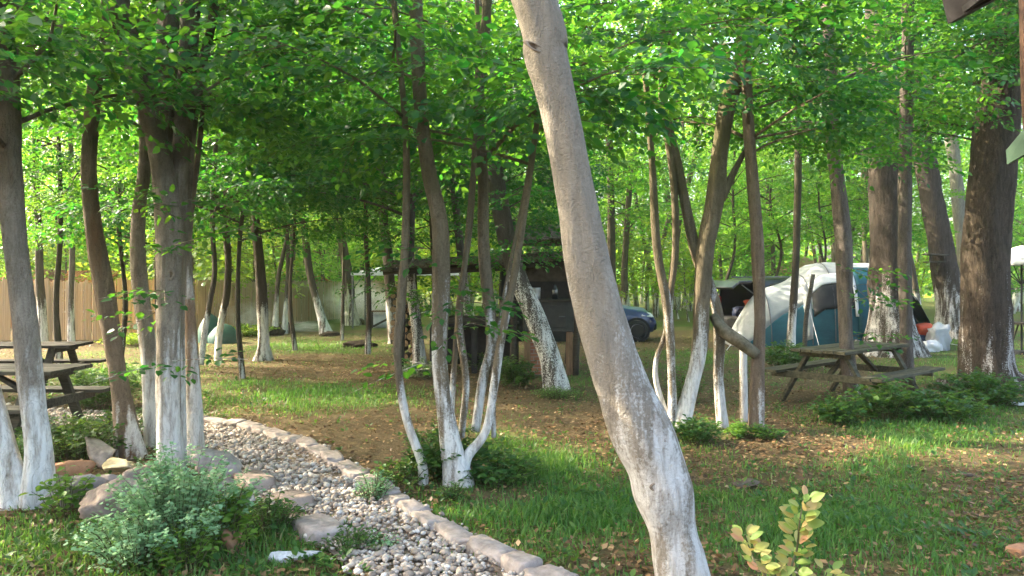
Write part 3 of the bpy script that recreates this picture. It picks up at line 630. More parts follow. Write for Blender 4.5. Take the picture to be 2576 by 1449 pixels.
traced_tree('clump of seven white stems curving up from one root beside the path kerb',
    [[(1152, 1215, 74), (1128, 1080, 50), (1106, 900, 40), (1110, 700, 46), (1105, 550, 42), (1078, 420, 38), (1058, 250, 35), (1046, 0, 32)],
     [(1062, 1168, 22), (1022, 1050, 20), (1000, 900, 20), (1010, 750, 24), (1020, 600, 20), (1022, 350, 16), (1000, 100, 14), (990, 0, 14)],
     [(1172, 1158, 26), (1222, 1085, 22), (1246, 960, 22), (1262, 850, 20), (1296, 680, 18), (1332, 450, 16), (1352, 290, 14), (1368, 120, 12)],
     dict(p=[(1160, 1100, 18), (1172, 960, 18), (1155, 800, 20), (1172, 640, 14), (1192, 400, 13), (1205, 180, 12)], Y=6.7),
     dict(p=[(1195, 1085, 22), (1214, 950, 24), (1236, 850, 28), (1216, 640, 30), (1214, 450, 28), (1202, 250, 26), (1226, 0, 24)], Y=6.9),
     dict(p=[(1130, 1090, 16), (1140, 960, 16), (1148, 850, 14), (1160, 720, 12), (1185, 560, 10)], Y=6.8, top=4.5),
     dict(p=[(1242, 1100, 14), (1240, 1000, 15), (1244, 900, 13), (1262, 780, 11)], Y=6.9, top=3.4)], BARK_WHITE, 6.42,
    [C(2.5, 8.5, 46, 1.9, tint=.45), C(2.5, 4.5, 8, 1.7, az=(2.2, 3.6), tint=.35), C(1.2, 2.0, 4, .45, lib=SPR_SPARSE, stems=[0], step=.2, rl=.008), C(.9, 1.5, 3, .4, lib=SPR_SPARSE, stems=[0, 3], step=.2, rl=.008)], seed=7, top=8.5, flare=1.3)
traced_tree('thick pale trunk leaning across the view, nearest of all trees',
    [[(1738, 1560, 146), (1716, 1449, 134), (1706, 1400, 127), (1691, 1330, 114), (1672, 1245, 142), (1652, 1170, 136), (1617, 1090, 145), (1578, 1000, 128), (1541, 900, 120), (1486, 700, 113), (1450, 500, 101), (1413, 300, 97), (1374, 140, 110), (1344, 0, 108)]], BARK_BIG, 3.84,
    C(4.3, 8.5, 26, 2.0), seed=8, top=9, flare=1.2, seg=32, lump=.17, flute=.04, name='leaning_tree', lean=(-.25, .1, 1))
traced_tree('open clump of twisted stems with one thick curved stem, right of the big leaning trunk',
    [[(1712, 1078, 46), (1737, 980, 38), (1760, 880, 40), (1766, 750, 42), (1776, 620, 45), (1800, 500, 48), (1810, 400, 42), (1830, 270, 40), (1866, 150, 38), (1872, 0, 36)],
     [(1692, 1082, 24), (1690, 950, 20), (1680, 780, 24), (1652, 620, 22), (1640, 400, 16), (1624, 200, 14), (1604, 0, 12)],
     dict(p=[(1684, 1066, 14), (1652, 965, 14), (1652, 900, 13), (1674, 840, 13), (1684, 760, 14), (1700, 620, 18), (1692, 430, 20), (1664, 240, 17), (1672, 0, 16)], Y=8.9),
     dict(p=[(1768, 700, 20), (1742, 600, 28), (1706, 420, 22), (1668, 230, 18), (1690, 80, 14)], Y=8.9),
     dict(p=[(1812, 500, 26), (1850, 425, 16), (1895, 340, 8)], Y=8.8, top=3.0)], BARK_WHITE, 8.82,
    [C(3.4, 9, 44, 2.2), C(3.4, 5.2, 14, 2.0, az=(-1.0, 1.0), tint=.35)], seed=9, top=9.5, flare=1.25)
traced_tree('brown single stem that the broken log leans against, left of the tent',
    [[(1902, 1080, 34), (1906, 930, 32), (1912, 800, 27), (1906, 600, 32), (1892, 420, 28), (1881, 250, 26), (1874, 80, 24), (1872, 0, 22)]], m_bark('reddish brown bark', (.10, .07, .045), (.26, .19, .13), (.12, .11, .04), .3, hw=.6, cover=.3), 8.72, [C(3.0, 8.5, 30, 2.0), C(3.0, 4.6, 8, 1.6, az=(-1.2, .8))], seed=10, top=9)
traced_tree('dead whitewashed stem bent over beside the curved clump, broken off at the top',
    [[(1818, 1070, 28), (1808, 960, 27), (1810, 860, 28), (1806, 790, 26), (1792, 730, 22), (1780, 688, 16)]], BARK_WHITE, 8.9, None, seed=11, top=0, name='dead_tree', flute=.04)
mb = MB(); mb.tube([at(1793, 792, 8.86), at(1822, 834, 8.78), at(1862, 862, 8.68), at(1902, 893, 8.66)], [.05, .078, .075, .06], 12, 6, .25, 3, .08)
mb.build('broken_log', m_plain('mossy fallen wood', (.06, .052, .028), (.21, .175, .12), 10, .9, .2, bstr=.7), None, True); tag(bpy.data.objects['broken_log'], 'thick broken log slanting against the reddish brown stem', 'log')
mb = MB(); g0 = at(1872, 1062, 9.2); mb.tube([(g0[0], 9.2, -.1), at(1870, 900, 9.2), at(1872, 868, 9.2)], [.05, .045, .04], 10, 4, .1, 4)
mb.build('wooden_stake', BARK_WHITE, None, True); tag(bpy.data.objects['wooden_stake'], 'short whitewashed stake standing under the broken log', 'stake')
traced_tree('grey stem in front of the picnic table and tent, first before the big trunk',
    [[(2146, 1018, 38), (2128, 850, 34), (2124, 650, 40), (2112, 500, 36), (2096, 350, 32), (2090, 180, 30), (2080, 0, 28)]], m_bark('grey brown stem bark', (.06, .048, .036), (.20, .165, .13), None, 0, hw=1.0, cover=.4, soft=.8, speck=.5), 10.35, [C(3.2, 10, 40, 2.2), C(.75, 1.75, 5, .5, lib=SPR_SPARSE, az=(-1.2, .8), step=.25)], seed=12, top=10.5)
traced_tree('slender grey stem standing close in front of the massive whitewashed trunk',
    [[(2286, 985, 32), (2280, 850, 30), (2276, 600, 32), (2280, 300, 30), (2284, 100, 28), (2286, 0, 28)]], m_bark('grey bark, plain', (.05, .04, .03), (.17, .14, .11), None, 0), 11.4, C(3.8, 11, 34, 2.4), seed=13, top=11.5)
traced_tree('massive dark trunk with whitewashed foot behind the picnic table and beside the tent',
    [[(2250, 890, 132), (2240, 800, 106), (2238, 700, 98), (2236, 600, 90), (2232, 500, 84), (2226, 300, 80), (2220, 100, 78), (2218, 0, 76)]], BARK_OAKW, 17.6, C(6.0, 15, 40, 3.4, lib=SPR_BIG, step=.4), seed=14, top=17, name='oak_tree', seg=22, lump=.12, flare=1.5)
traced_tree('huge rough brown oak trunk flaring into ivy, nearest the right edge',
    [[(2500, 985, 165), (2487, 930, 132), (2481, 800, 116), (2480, 600, 106), (2496, 400, 104), (2514, 250, 98), (2534, 100, 88), (2546, 0, 84)]], BARK_OAK, 12.0, [C(3.6, 13, 34, 3.2), C(3.4, 6.5, 14, 2.6, az=(2.2, 4.2), sc=1.15)], seed=15, top=14, name='oak_tree', seg=24, lump=.13, flare=1.5)
traced_tree('dark oak leaning left with a grey whitewashed foot, carrying the wooden bird table',
    [[(2398, 850, 84), (2392, 760, 68), (2376, 680, 60), (2358, 580, 56), (2336, 460, 52), (2312, 330, 46), (2296, 200, 42), (2290, 0, 38)]], BARK_OAKW, 22.4, C(6.2, 16, 34, 3.4, lib=SPR_BIG, step=.42), seed=16, top=17, name='oak_tree', seg=18, flare=1.3)
traced_tree('pale sunlit trunk between the leaning oak and the huge oak',
    [[(2452, 845, 40), (2432, 700, 34), (2410, 500, 32), (2394, 350, 30), (2382, 230, 28), (2372, 60, 26)]], m_bark('pale bark', (.16, .14, .11), (.36, .33, .27), None, 0, hw=1.4, cover=.6), 26.0, C(7, 16, 30, 3.0, lib=SPR_BIG, step=.42), seed=17, top=17)
traced_tree('thick leaning trunk with speckled whitewash beside the rustic shelter, dark and leafy above',
    [[(1398, 978, 62), (1384, 905, 54), (1364, 850, 52), (1334, 770, 50), (1302, 700, 47), (1272, 590, 46), (1246, 440, 44), (1222, 260, 40), (1216, 60, 36)]], BARK_SPECK, 11.9, [C(2.6, 10, 46, 2.3, tint=.2), C(2.4, 4.2, 14, 1.5, tint=.2), C(1.75, 2.6, 9, .9, tint=.25)], seed=18, top=11, name='leaning_tree', lump=.08)
traced_tree('white stem with dark ivy top at the left corner of the rustic shelter',
    [[(1058, 932, 34), (1048, 830, 26), (1036, 740, 24), (1030, 640, 24), (1036, 480, 22), (1050, 300, 20), (1046, 100, 18)]], BARK_SPECK, 14.3, [C(2.7, 10, 44, 2.6, tint=.25), C(2.8, 5, 14, 2.8, az=(2.0, 4.2), tint=.25), C(1.0, 2.5, 9, .75, tint=.3)], seed=19, top=11)
traced_tree('white foot of a slim tree in front of the dark work table',
    [[(1192, 900, 26), (1184, 830, 22), (1172, 750, 20), (1160, 640, 20), (1142, 470, 18), (1120, 250, 17), (1130, 50, 16)]], BARK_SPECK, 15.0, C(3.2, 10, 34, 2.2, tint=.25), seed=20, top=11)
traced_tree('dark trunk with white foot between gazebo and log pile',
    [[(992, 850, 30), (984, 780, 26), (980, 700, 26), (972, 600, 24), (955, 450, 22), (950, 300, 20), (960, 80, 18)]], BARK_DARK, 20.5, C(3.6, 12, 36, 2.6, lib=SPR_BIG, tint=.3), seed=21, top=13)
traced_tree('slim dark trunk with white foot alone in the sunny clearing, roots spreading',
    [[(662, 905, 40), (664, 860, 30), (660, 760, 27), (655, 680, 24), (643, 560, 22), (634, 440, 19), (624, 300, 18), (606, 140, 16), (600, 0, 15)]], BARK_DARK, 16.4, [C(3.9, 11, 38, 2.8), C(3.3, 6.0, 16, 2.6, az=(-.9, .9), tint=.3)], seed=22, top=12, flare=1.9)
traced_tree('dark sapling right of the forked tree bending at mid height',
    [[(548, 908, 18), (553, 830, 16), (570, 740, 17), (574, 660, 16), (568, 560, 17), (582, 450, 15), (600, 260, 13), (610, 60, 12)]], BARK_DARK, 16.2, [C(2.8, 9, 40, 2.4), C(2.7, 4.6, 16, 2.6, az=(-1.2, 1.6), tint=.3)], seed=23, top=10)
traced_tree('thin slanting sapling against the right side of the forked tree',
    [[(506, 918, 14), (512, 860, 14), (528, 760, 13), (540, 680, 12), (534, 560, 12), (540, 400, 11), (560, 200, 10)]], BARK_DARK, 12.0, [C(2.4, 7, 34, 2.1), C(2.5, 4.2, 12, 2.3, az=(-.8, .9), tint=.3)], seed=24, top=7.5)
traced_tree('pair of thin crossing stems by the reed fence with a dark stump at the foot',
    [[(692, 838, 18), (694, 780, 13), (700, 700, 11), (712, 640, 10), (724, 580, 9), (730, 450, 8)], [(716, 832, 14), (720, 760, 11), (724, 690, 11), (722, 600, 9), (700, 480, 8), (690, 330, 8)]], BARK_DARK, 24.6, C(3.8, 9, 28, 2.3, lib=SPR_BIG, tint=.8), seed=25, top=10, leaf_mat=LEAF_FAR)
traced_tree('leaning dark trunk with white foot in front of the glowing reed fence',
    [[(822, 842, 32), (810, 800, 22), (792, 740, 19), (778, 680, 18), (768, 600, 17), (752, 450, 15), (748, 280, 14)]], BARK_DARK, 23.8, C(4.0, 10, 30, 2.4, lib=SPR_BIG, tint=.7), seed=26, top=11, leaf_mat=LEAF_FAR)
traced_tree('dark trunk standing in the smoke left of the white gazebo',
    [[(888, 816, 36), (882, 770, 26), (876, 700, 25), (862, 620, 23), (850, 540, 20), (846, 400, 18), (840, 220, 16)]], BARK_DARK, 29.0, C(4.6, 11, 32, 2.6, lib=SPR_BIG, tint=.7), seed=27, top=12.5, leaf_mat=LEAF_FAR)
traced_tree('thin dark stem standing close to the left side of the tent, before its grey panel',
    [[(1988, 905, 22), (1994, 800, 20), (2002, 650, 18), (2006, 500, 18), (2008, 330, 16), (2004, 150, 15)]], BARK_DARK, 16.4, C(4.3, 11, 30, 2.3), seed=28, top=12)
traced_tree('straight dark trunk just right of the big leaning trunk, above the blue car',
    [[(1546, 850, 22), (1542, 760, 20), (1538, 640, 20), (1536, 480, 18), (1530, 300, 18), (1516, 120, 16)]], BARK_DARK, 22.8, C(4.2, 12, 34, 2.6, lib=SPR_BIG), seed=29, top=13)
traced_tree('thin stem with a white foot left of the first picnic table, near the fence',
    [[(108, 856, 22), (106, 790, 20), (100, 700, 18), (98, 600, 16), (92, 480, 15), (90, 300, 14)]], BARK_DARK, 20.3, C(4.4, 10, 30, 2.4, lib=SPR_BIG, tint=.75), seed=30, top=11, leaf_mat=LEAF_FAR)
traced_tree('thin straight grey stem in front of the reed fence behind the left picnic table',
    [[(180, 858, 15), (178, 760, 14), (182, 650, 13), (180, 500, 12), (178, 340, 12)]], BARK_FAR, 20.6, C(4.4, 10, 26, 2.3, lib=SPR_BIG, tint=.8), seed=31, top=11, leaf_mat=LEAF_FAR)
for i, (u, Yb, lab, zl, rch) in enumerate(((742, 18.6, 'thin dark sapling between the slim clearing tree and the leaning fence tree', 2.4, 2.7), (925, 17.6, 'thin dark sapling left of the log pile', 2.3, 2.6), (1092, 17.4, 'thin dark sapling behind the thick stem of the white clump', 2.4, 2.5), (1286, 17.6, 'thin dark sapling behind the speckled leaning trunk', 2.5, 2.5),
        (1470, 19.5, 'thin dark sapling hidden behind the big leaning trunk', 2.7, 2.5), (1960, 25.5, 'thin dark sapling behind the black car', 2.6, 2.5), (2068, 24.0, 'thin dark sapling behind the tent window', 2.7, 2.5), (2180, 25.0, 'thin dark sapling behind the tent arch', 2.8, 2.6), (1836, 24.0, 'thin dark sapling above the raised tailgate', 2.6, 2.4),
        (300, 14.5, 'thin dark sapling behind the rotten footed stem', 2.2, 2.0), (408, 15.5, 'thin dark sapling behind the forked tree', 2.2, 2.1), (150, 15.0, 'thin dark sapling behind the first white stems', 2.5, 2.0), (610, 13.2, 'thin dark sapling right of the forked tree, before the clearing', 2.2, 2.2), (860, 21.5, 'thin dark sapling by the dark mound in the clearing', 2.6, 2.4))):
    rs = np.random.default_rng(500 + i); b = HZ + EYE * F / Yb; w = rs.uniform(.07, .11) * F / Yb; q = rs.normal(0, 14, 5)
    traced_tree(lab, [[(u, b, w * 1.2), (u + q[0], b - 1.2 * F / Yb, w), (u + q[1], b - 2.6 * F / Yb, w * .85), (u + q[2], b - 4.2 * F / Yb, w * .7), (u + q[3], b - 6 * F / Yb, w * .5)]], BARK_SAP, Yb, C(zl, 8, 27, rch, tint=.5 if i % 3 else .3), name='slender_sapling', cat='sapling', seed=520 + i, top=8.4, seg=10, leaf_mat=LEAF if Yb < 19 else LEAF_FAR)
def knot(tree, u, v, Y, r, rad, ang=0.0, flat=1.0, name='knot'):
    p = at(u, v, Y - rad); b = np.array(tree.location); P = []
    for k in np.linspace(0, 2 * PI, 20, endpoint=False):
        row = []
        for q in np.linspace(0, 2 * PI, 8, endpoint=False):
            R_ = r * (1 + .34 * math.cos(q)) * (1 + .08 * math.sin(3 * k)); x, z = R_ * math.cos(k), R_ * math.sin(k) * flat; row.append((p[0] - b[0] + x * math.cos(ang) - z * math.sin(ang), p[1] - b[1] + r * .18 * math.sin(q) + .35 * (R_ ** 2) / rad * (math.cos(k) ** 2), p[2] - b[2] + x * math.sin(ang) + z * math.cos(ang)))
        P.append(row)
    P.append(P[0]); m = MB(); m.grid(P, True); o = m.build(name, KNOTM, tree, True)
    m = MB(); m.add([(p[0] - b[0] + r * .8 * (math.cos(k) * math.cos(ang) - flat * math.sin(k) * math.sin(ang)), p[1] - b[1] + .003, p[2] - b[2] + r * .8 * (math.cos(k) * math.sin(ang) + flat * math.sin(k) * math.cos(ang))) for k in np.linspace(0, 2 * PI, 14, endpoint=False)], [tuple(range(13, -1, -1))]); m.build('knot_core', CORE, o)
CORE = m_plain('brown knot core', (.07, .048, .03), (.17, .125, .085), 40, .95, .1, bstr=.8)
KNOTM = m_plain('grey knot bark', (.16, .125, .09), (.32, .26, .20), 40, .9, .2, bstr=.8)
def find(lab): return next(o for o in COL.objects if o.get('label', '').startswith(lab))
tr = find('thick pale trunk'); knot(tr, 1346, 118, 3.84, .05, .098, -.5, .26, 'branch_scar'); knot(tr, 1650, 1225, 3.84, .022, .125, .3, .8); knot(tr, 1612, 1105, 3.84, .013, .13, .1, 1.2); knot(tr, 1690, 1212, 3.84, .018, .115, 1.1, .6)
tr = find('thick forked tree'); knot(tr, 428, 690, 6.68, .030, .095, 0, 1.3); knot(tr, 417, 836, 6.68, .026, .088); pass
# added trees, unseen left of the frame, shading the foreground from the low sun
for i, (x, y, lab) in enumerate(((-8.2, 5.2, 'unseen shade tree added left of the paired white stems'), (-10.5, 9.0, 'unseen shade tree added left of the near picnic table'), (-13.5, 12.5, 'unseen shade tree added left of the far picnic table'), (-9.2, 2.2, 'unseen shade tree added at the left end of the front grass'))):
    rng = np.random.default_rng(60 + i); P = np.array([(x, y, -.1), (x + .1, y, 2), (x - .1, y + .1, 5), (x, y, 10)]); t = thing('hornbeam_tree', lab, 'tree', (x, y, 0)); LV = Leaves(); tb = []
    PR = catmull(np.hstack([P, [[.14], [.11], [.08], [.02]]]), 5); limb_set(rng, [(PR[:, :3], PR[:, 3])], 1.8, 9.6, 46, 2.6, SPR_BIG, LV, tb, step=.4)
    mb = MB(); mb.tube(P - np.array([x, y, 0]), [.15, .11, .08, .02], 10, 5, .1, i)
    for tp, tr in tb: mb.add(*tube_arrays(tp - np.array([x, y, 0]), tr, 4))
    mb.build('trunk', BARK_WHITE, t, True); me = LV.mesh('crown', 'quad', .3); me.transform(Matrix.Translation((-x, -y, 0))); link('crown', me, LEAF, t)

# ------------------------------------------------------------------ the woods behind: prototypes, then copies
def far_proto(seed, h, lean, zmin, nl, reach, mat, r0):
    rng = np.random.default_rng(seed); n = 7; P = [np.array([0, 0, -.1])]; d = np.array([lean * math.cos(seed), lean * math.sin(seed), 1.])
    for i in range(n): d = d + rng.normal(0, .08, 3) * np.array([1, 1, 0]); P.append(P[-1] + d / np.linalg.norm(d) * (h + .1) / n)
    P = np.array(P); r = r0 * np.array([1.35, 1, .92, .84, .72, .55, .36, .1]); PR = catmull(np.hstack([P, r[:, None]]), 4)
    t = thing('woodland_tree', 'x', 'tree'); LV = Leaves(); tb = []
    limb_set(rng, [(PR[:, :3], PR[:, 3])], zmin, h * .98, int(nl * .68), reach, SPR_BIG, LV, tb, 1.15, tint=rng.uniform(.35, .7), step=.46)
    mb = MB(); mb.tube(P, r, 9, 4, .1, seed)
    for tp, tr in tb: mb.add(*tube_arrays(tp, tr, 4))
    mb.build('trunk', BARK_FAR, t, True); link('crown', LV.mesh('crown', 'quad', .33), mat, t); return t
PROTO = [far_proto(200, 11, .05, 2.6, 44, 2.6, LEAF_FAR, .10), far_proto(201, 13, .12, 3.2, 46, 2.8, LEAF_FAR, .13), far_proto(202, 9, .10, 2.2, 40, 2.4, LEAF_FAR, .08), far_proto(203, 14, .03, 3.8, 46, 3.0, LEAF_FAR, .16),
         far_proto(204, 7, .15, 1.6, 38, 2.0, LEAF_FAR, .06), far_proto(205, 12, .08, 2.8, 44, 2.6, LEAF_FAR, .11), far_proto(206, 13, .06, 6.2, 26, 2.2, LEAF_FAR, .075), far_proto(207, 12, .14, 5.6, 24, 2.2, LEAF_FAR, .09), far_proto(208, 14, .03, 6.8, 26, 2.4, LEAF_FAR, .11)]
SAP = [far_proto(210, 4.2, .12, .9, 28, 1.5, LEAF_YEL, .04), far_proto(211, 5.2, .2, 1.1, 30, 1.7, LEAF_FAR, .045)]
def fence_y(x): return np.interp(x, [-20, -11, -8.7, -8.2, -6.3, -4.6], [21.0, 21.6, 25.8, 31.5, 35.5, 38.0])
def woods():
    rng = np.random.default_rng(77); pts = []; used = set(); tries = 0
    while len(pts) < 160 and tries < 14000:
        tries += 1; y = rng.uniform(21.5, 62) if rng.random() < .93 else rng.uniform(18, 24); x = rng.uniform(-.70, .70) * y; u = CX + F * x / y; dmin = 1.7
        if x < -4.6 and y < fence_y(x) + 1.2: continue
        if x >= -4.6 and x < 0 and y < 27: continue
        if 1300 < u < 1760 and y < 27.5: continue           # the track with the blue car
        if 1740 < u < 2430 and y < 26.5: continue           # tent and black car
        if u >= 2430 and y < 25: continue
        if u < 480 and rng.random() < .5: continue
        if 60 < u < 180 and rng.random() < .6: continue    # openings to the sky
        if 2290 < u < 2480 and rng.random() < .6: continue
        if 1955 < u < 2060 and 26 < y < 44: continue
        if 880 < u < 1080 and y < 40: continue
        if any((x - a) ** 2 + (y - b) ** 2 < dmin ** 2 for a, b in pts): continue
        pts.append((x, y)); k = rng.integers(len(PROTO)); p = PROTO[k]; o = p if k not in used else copy_tree(p); used.add(k)
        o.location = (x, y, 0); o.rotation_euler = (0, 0, rng.uniform(0, 6.28)); s = rng.uniform(.85, 1.25); o.scale = (s, s, s)
        if u < 960: lab, g = 'slim tree growing beyond the reed fence', 'trees beyond the reed fence'
        elif u < 1760: lab, g = 'slim white footed tree in the woods behind the shelter and blue car', 'trees in the woods behind the blue car'
        else: lab, g = 'slim white footed tree in the woods behind the tent and black car', 'trees in the woods behind the tent'
        o['label'] = lab; o['group'] = g
    used2 = set(); n = 0; tries = 0; sp = []
    while n < 84 and tries < 6000:
        tries += 1; y = rng.uniform(22.5, 50); x = rng.uniform(-.68, .68 if n < 46 else -.05) * y; u = CX + F * x / y
        if x < -4.6 and y < fence_y(x) + .9: continue
        if -4.6 <= x < 0 and y < 28: continue
        if u > 1300 and y < 29: continue
        if 880 < u < 1080 and y < 42: continue
        if 1955 < u < 2060 and y < 44: continue
        if any((x - a) ** 2 + (y - b) ** 2 < 1.2 for a, b in sp): continue
        sp.append((x, y)); k = int(rng.random() < .45); o = SAP[k] if k not in used2 else copy_tree(SAP[k]); used2.add(k); o.name = 'sapling'
        o.location = (x, y, 0); o.rotation_euler = (0, 0, rng.uniform(0, 6.28)); s = rng.uniform(.8, 1.3); o.scale = (s, s, s); n += 1
        w = 'beyond the reed fence' if u < 960 else ('behind the shelter and blue car' if u < 1760 else 'behind the tent and black car')
        o['category'] = 'sapling'; o['label'] = ('low yellow green sapling ' if k == 0 else 'low green sapling ') + w; o['group'] = ('yellow' if k == 0 else 'green') + ' saplings ' + w
woods()
def far_wood():                        # the mass of the wood at the very back, nobody could count it
    rng = np.random.default_rng(91); n = 20000; th = rng.uniform(-.72, .72, n); d = rng.uniform(64, 90, n); x, y = d * np.sin(th), d * np.cos(th)
    zt = 2 + 5 * vnoise(x, y * 2, 5, 3); z = zt * rng.uniform(.06, 1, n) ** .9; k = vnoise(x + z * .5, z * 1.5 + y * .3, 1.6, 9) > .36; x, y, z = x[k], y[k], z[k]; n = len(x)
    LV = Leaves(); a = rng.uniform(0, 6.28, n); D = np.stack([np.cos(a), np.sin(a), rng.normal(0, .4, n)], 1); D /= np.linalg.norm(D, axis=1)[:, None]
    N = rng.normal(0, .6, (n, 3)) + np.array([0, -.3, .8]); N -= D * (N * D).sum(1)[:, None]; N /= np.linalg.norm(N, axis=1)[:, None]
    LV.P, LV.D, LV.N, LV.Z, LV.T = [np.stack([x, y, z], 1)], [D], [N], [rng.uniform(.4, .85, n)], [np.clip(rng.normal(.5, .25, n), 0, 1)]
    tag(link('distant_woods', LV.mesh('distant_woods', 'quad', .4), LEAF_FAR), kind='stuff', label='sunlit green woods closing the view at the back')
far_wood()

# ------------------------------------------------------------------ bushes and weeds
def bush(name, label, base, rad, h, n_st, per, leaf, mat, seed, cat='plant', shape='leaf', wid=.3, spread=1.0, group=None, tint=.5, droop=.3, r_stem=.004, both=True):
    rng = np.random.default_rng(seed); base = np.array(base, float); t = thing(name, label, cat, base, 0, group); LV = Leaves(); mb = MB()
    for i in range(n_st):
        a = rng.uniform(0, 6.28); q = rng.uniform(0, 1) ** .6 * rad * spread; hh = h * rng.uniform(.55, 1.05) * (1.05 - .45 * (q / (rad * spread + 1e-6)) ** 2)
        o = np.array([math.cos(a), math.sin(a), 0]) * q * .35; e = np.array([math.cos(a) * q, math.sin(a) * q, hh]); m = o * .5 + e * .5 + np.array([0, 0, hh * .18])
        pts = catmull(np.array([o - [0, 0, .03], m, e]), 4); mb.tube(pts, np.linspace(r_stem, r_stem * .4, len(pts)), 4)
        yaw0 = rng.uniform(0, 6.28); ti = np.clip(tint + rng.normal(0, .15), 0, 1)
        for k in range(per):
            f = .2 + .8 * (k + rng.uniform(0, .6)) / per; f = min(f, .999); j = f * (len(pts) - 1); p = pts[int(j)] + (pts[min(int(j) + 1, len(pts) - 1)] - pts[int(j)]) * (j - int(j))
            y = yaw0 + k * 2.4 + rng.normal(0, .4)
            LV.leaf(p + rng.normal(0, .012, 3), (math.cos(y), math.sin(y), rng.uniform(-droop, .6)), (rng.normal(0, .4), rng.normal(0, .4), 1), leaf * rng.uniform(.6, 1.25), np.clip(ti + rng.normal(0, .18), 0, 1))
    mb.build('stems', STEMW, t); link('foliage', LV.mesh('foliage', shape, wid), mat, t); return t
def g(u, v): p = gnd(u, v); p[2] = gz(p[0], p[1]); return p
bush('rue_bush', 'big blue green fine leaved bush in front of the forked tree', g(455, 1400), .48, .64, 135, 56, .028, LEAF_RUE, 1, wid=.42, shape='quad', r_stem=.0022)
bush('rue_bush', 'smaller blue green bush spreading from the big one over the front grass', g(350, 1425), .42, .36, 80, 36, .028, LEAF_RUE, 2, wid=.42, shape='quad')
bush('leafy_weed', 'yellow green broad leaved weed beside the blue green bush, near the path slabs', g(570, 1395), .22, .42, 30, 12, .055, LEAF_LIME, 3, wid=.3)
bush('leafy_weed', 'low green weed in the front grass below the blue green bush', g(470, 1440), .22, .26, 34, 10, .05, LEAF_LIME, 4, wid=.2)
bush('leafy_weed', 'green weed tuft between the bush and the inner path slabs', g(680, 1345), .24, .24, 50, 14, .035, LEAF_BUSH, 5, wid=.28)
bush('young_hornbeam', 'bright green seedling beside the first white stems, before the rocks', g(165, 1300), .22, .34, 16, 12, .06, LEAF_LIME, 6, wid=.32)
bush('low_bush', 'low grey green weeds behind the rock heap', g(190, 1150), .62, .40, 120, 16, .05, LEAF_BUSH, 7, tint=.8)
bush('low_bush', 'grey green weeds at the left of the rock heap, between the white stems', g(40, 1180), .30, .30, 34, 12, .05, LEAF_BUSH, 8, tint=.85)
bush('low_bush', 'weeds growing round the rotten trunk foot', g(290, 1110), .5, .36, 80, 14, .045, LEAF_BUSH, 9, tint=.7)
bush('round_bush', 'round dark green bush between the left picnic table and the leaning stem', g(245, 1025), .62, .62, 110, 30, .05, LEAF_BUSH, 10, tint=.5)
bush('path_weed', 'blue green weed tuft growing on the path kerb', g(940, 1265), .16, .24, 46, 16, .026, LEAF_RUE, 11, shape='quad', tint=.3)
bush('path_weed', 'green weeds in the gravel at the near end of the path', g(880, 1395), .26, .14, 40, 12, .028, LEAF_BUSH, 12)
bush('path_weed', 'small weed at the near inner edge of the path', g(960, 1385), .12, .10, 18, 10, .026, LEAF_RUE, 13, shape='quad')
bush('undergrowth_bush', 'green bush filling the middle of the white stem clump', g(1115, 1195), .42, .46, 90, 20, .055, LEAF_BUSH, 14, tint=.55)
bush('undergrowth_bush', 'low leafy bush right of the white stem clump', g(1255, 1205), .40, .26, 70, 14, .055, LEAF_BUSH, 15, tint=.6)
bush('undergrowth_bush', 'low weeds left of the white stem clump, reaching the kerb', g(1010, 1215), .30, .22, 44, 12, .045, LEAF_BUSH, 16, tint=.7)
bush('grass_tuft', 'dark green tuft at the foot of the white stem clump', g(1140, 1255), .14, .12, 60, 6, .04, GRASS, 17, cat='plant', shape='quad', wid=.12)
bush('undergrowth_bush', 'leafy bush between the white stem clump and the speckled leaning trunk', g(1290, 975), .42, .52, 70, 22, .06, LEAF_BUSH, 18, tint=.5)
bush('variegated_bush', 'pale variegated bush at the foot of the shelter', g(1055, 955), .42, .34, 60, 16, .055, LEAF_VAR, 19)
bush('undergrowth_bush', 'green weeds under the dark work table', g(1210, 935), .55, .34, 60, 16, .06, LEAF_BUSH, 20, tint=.5)
bush('grass_tuft', 'tuft round the foot of the speckled leaning trunk', g(1400, 1000), .38, .16, 110, 8, .05, GRASS, 21, shape='quad', wid=.12)
bush('undergrowth_bush', 'dark weeds at the foot of the curved stem clump', g(1745, 1110), .38, .26, 70, 14, .05, LEAF_BUSH, 22, tint=.35)
bush('leafy_weed', 'bright weed between the dead stem and the reddish brown stem', g(1865, 1098), .18, .16, 26, 12, .055, LEAF_LIME, 23, tint=.3)
bush('undergrowth_bush', 'weeds at the foot of the reddish brown stem', g(1925, 1105), .22, .16, 34, 12, .045, LEAF_BUSH, 24, tint=.4)
bush('undergrowth_bush', 'green weeds inside the curved stem clump', g(1730, 1010), .34, .5, 50, 18, .045, LEAF_BUSH, 25, tint=.6)
bush('undergrowth_bush', 'dense maple bush before the right bench of the picnic table', g(2225, 1050), .52, .50, 62, 15, .085, LEAF_BUSH, 26, tint=.55)
bush('undergrowth_bush', 'low bush at the foot of the grey stem before the picnic table', g(2110, 1065), .38, .34, 70, 16, .06, LEAF_BUSH, 27, tint=.4)
bush('undergrowth_bush', 'dark bush below the right end of the picnic bench', g(2360, 1050), .62, .34, 70, 14, .075, LEAF_BUSH, 28, tint=.4)
bush('undergrowth_bush', 'ivy and weeds round the foot of the huge oak', g(2475, 1018), .75, .42, 140, 20, .06, LEAF_BUSH, 29, tint=.35)
bush('leafy_weed', 'pale weed in front of the ivy at the huge oak', g(2440, 1045), .2, .2, 24, 12, .06, LEAF_LIME, 30)
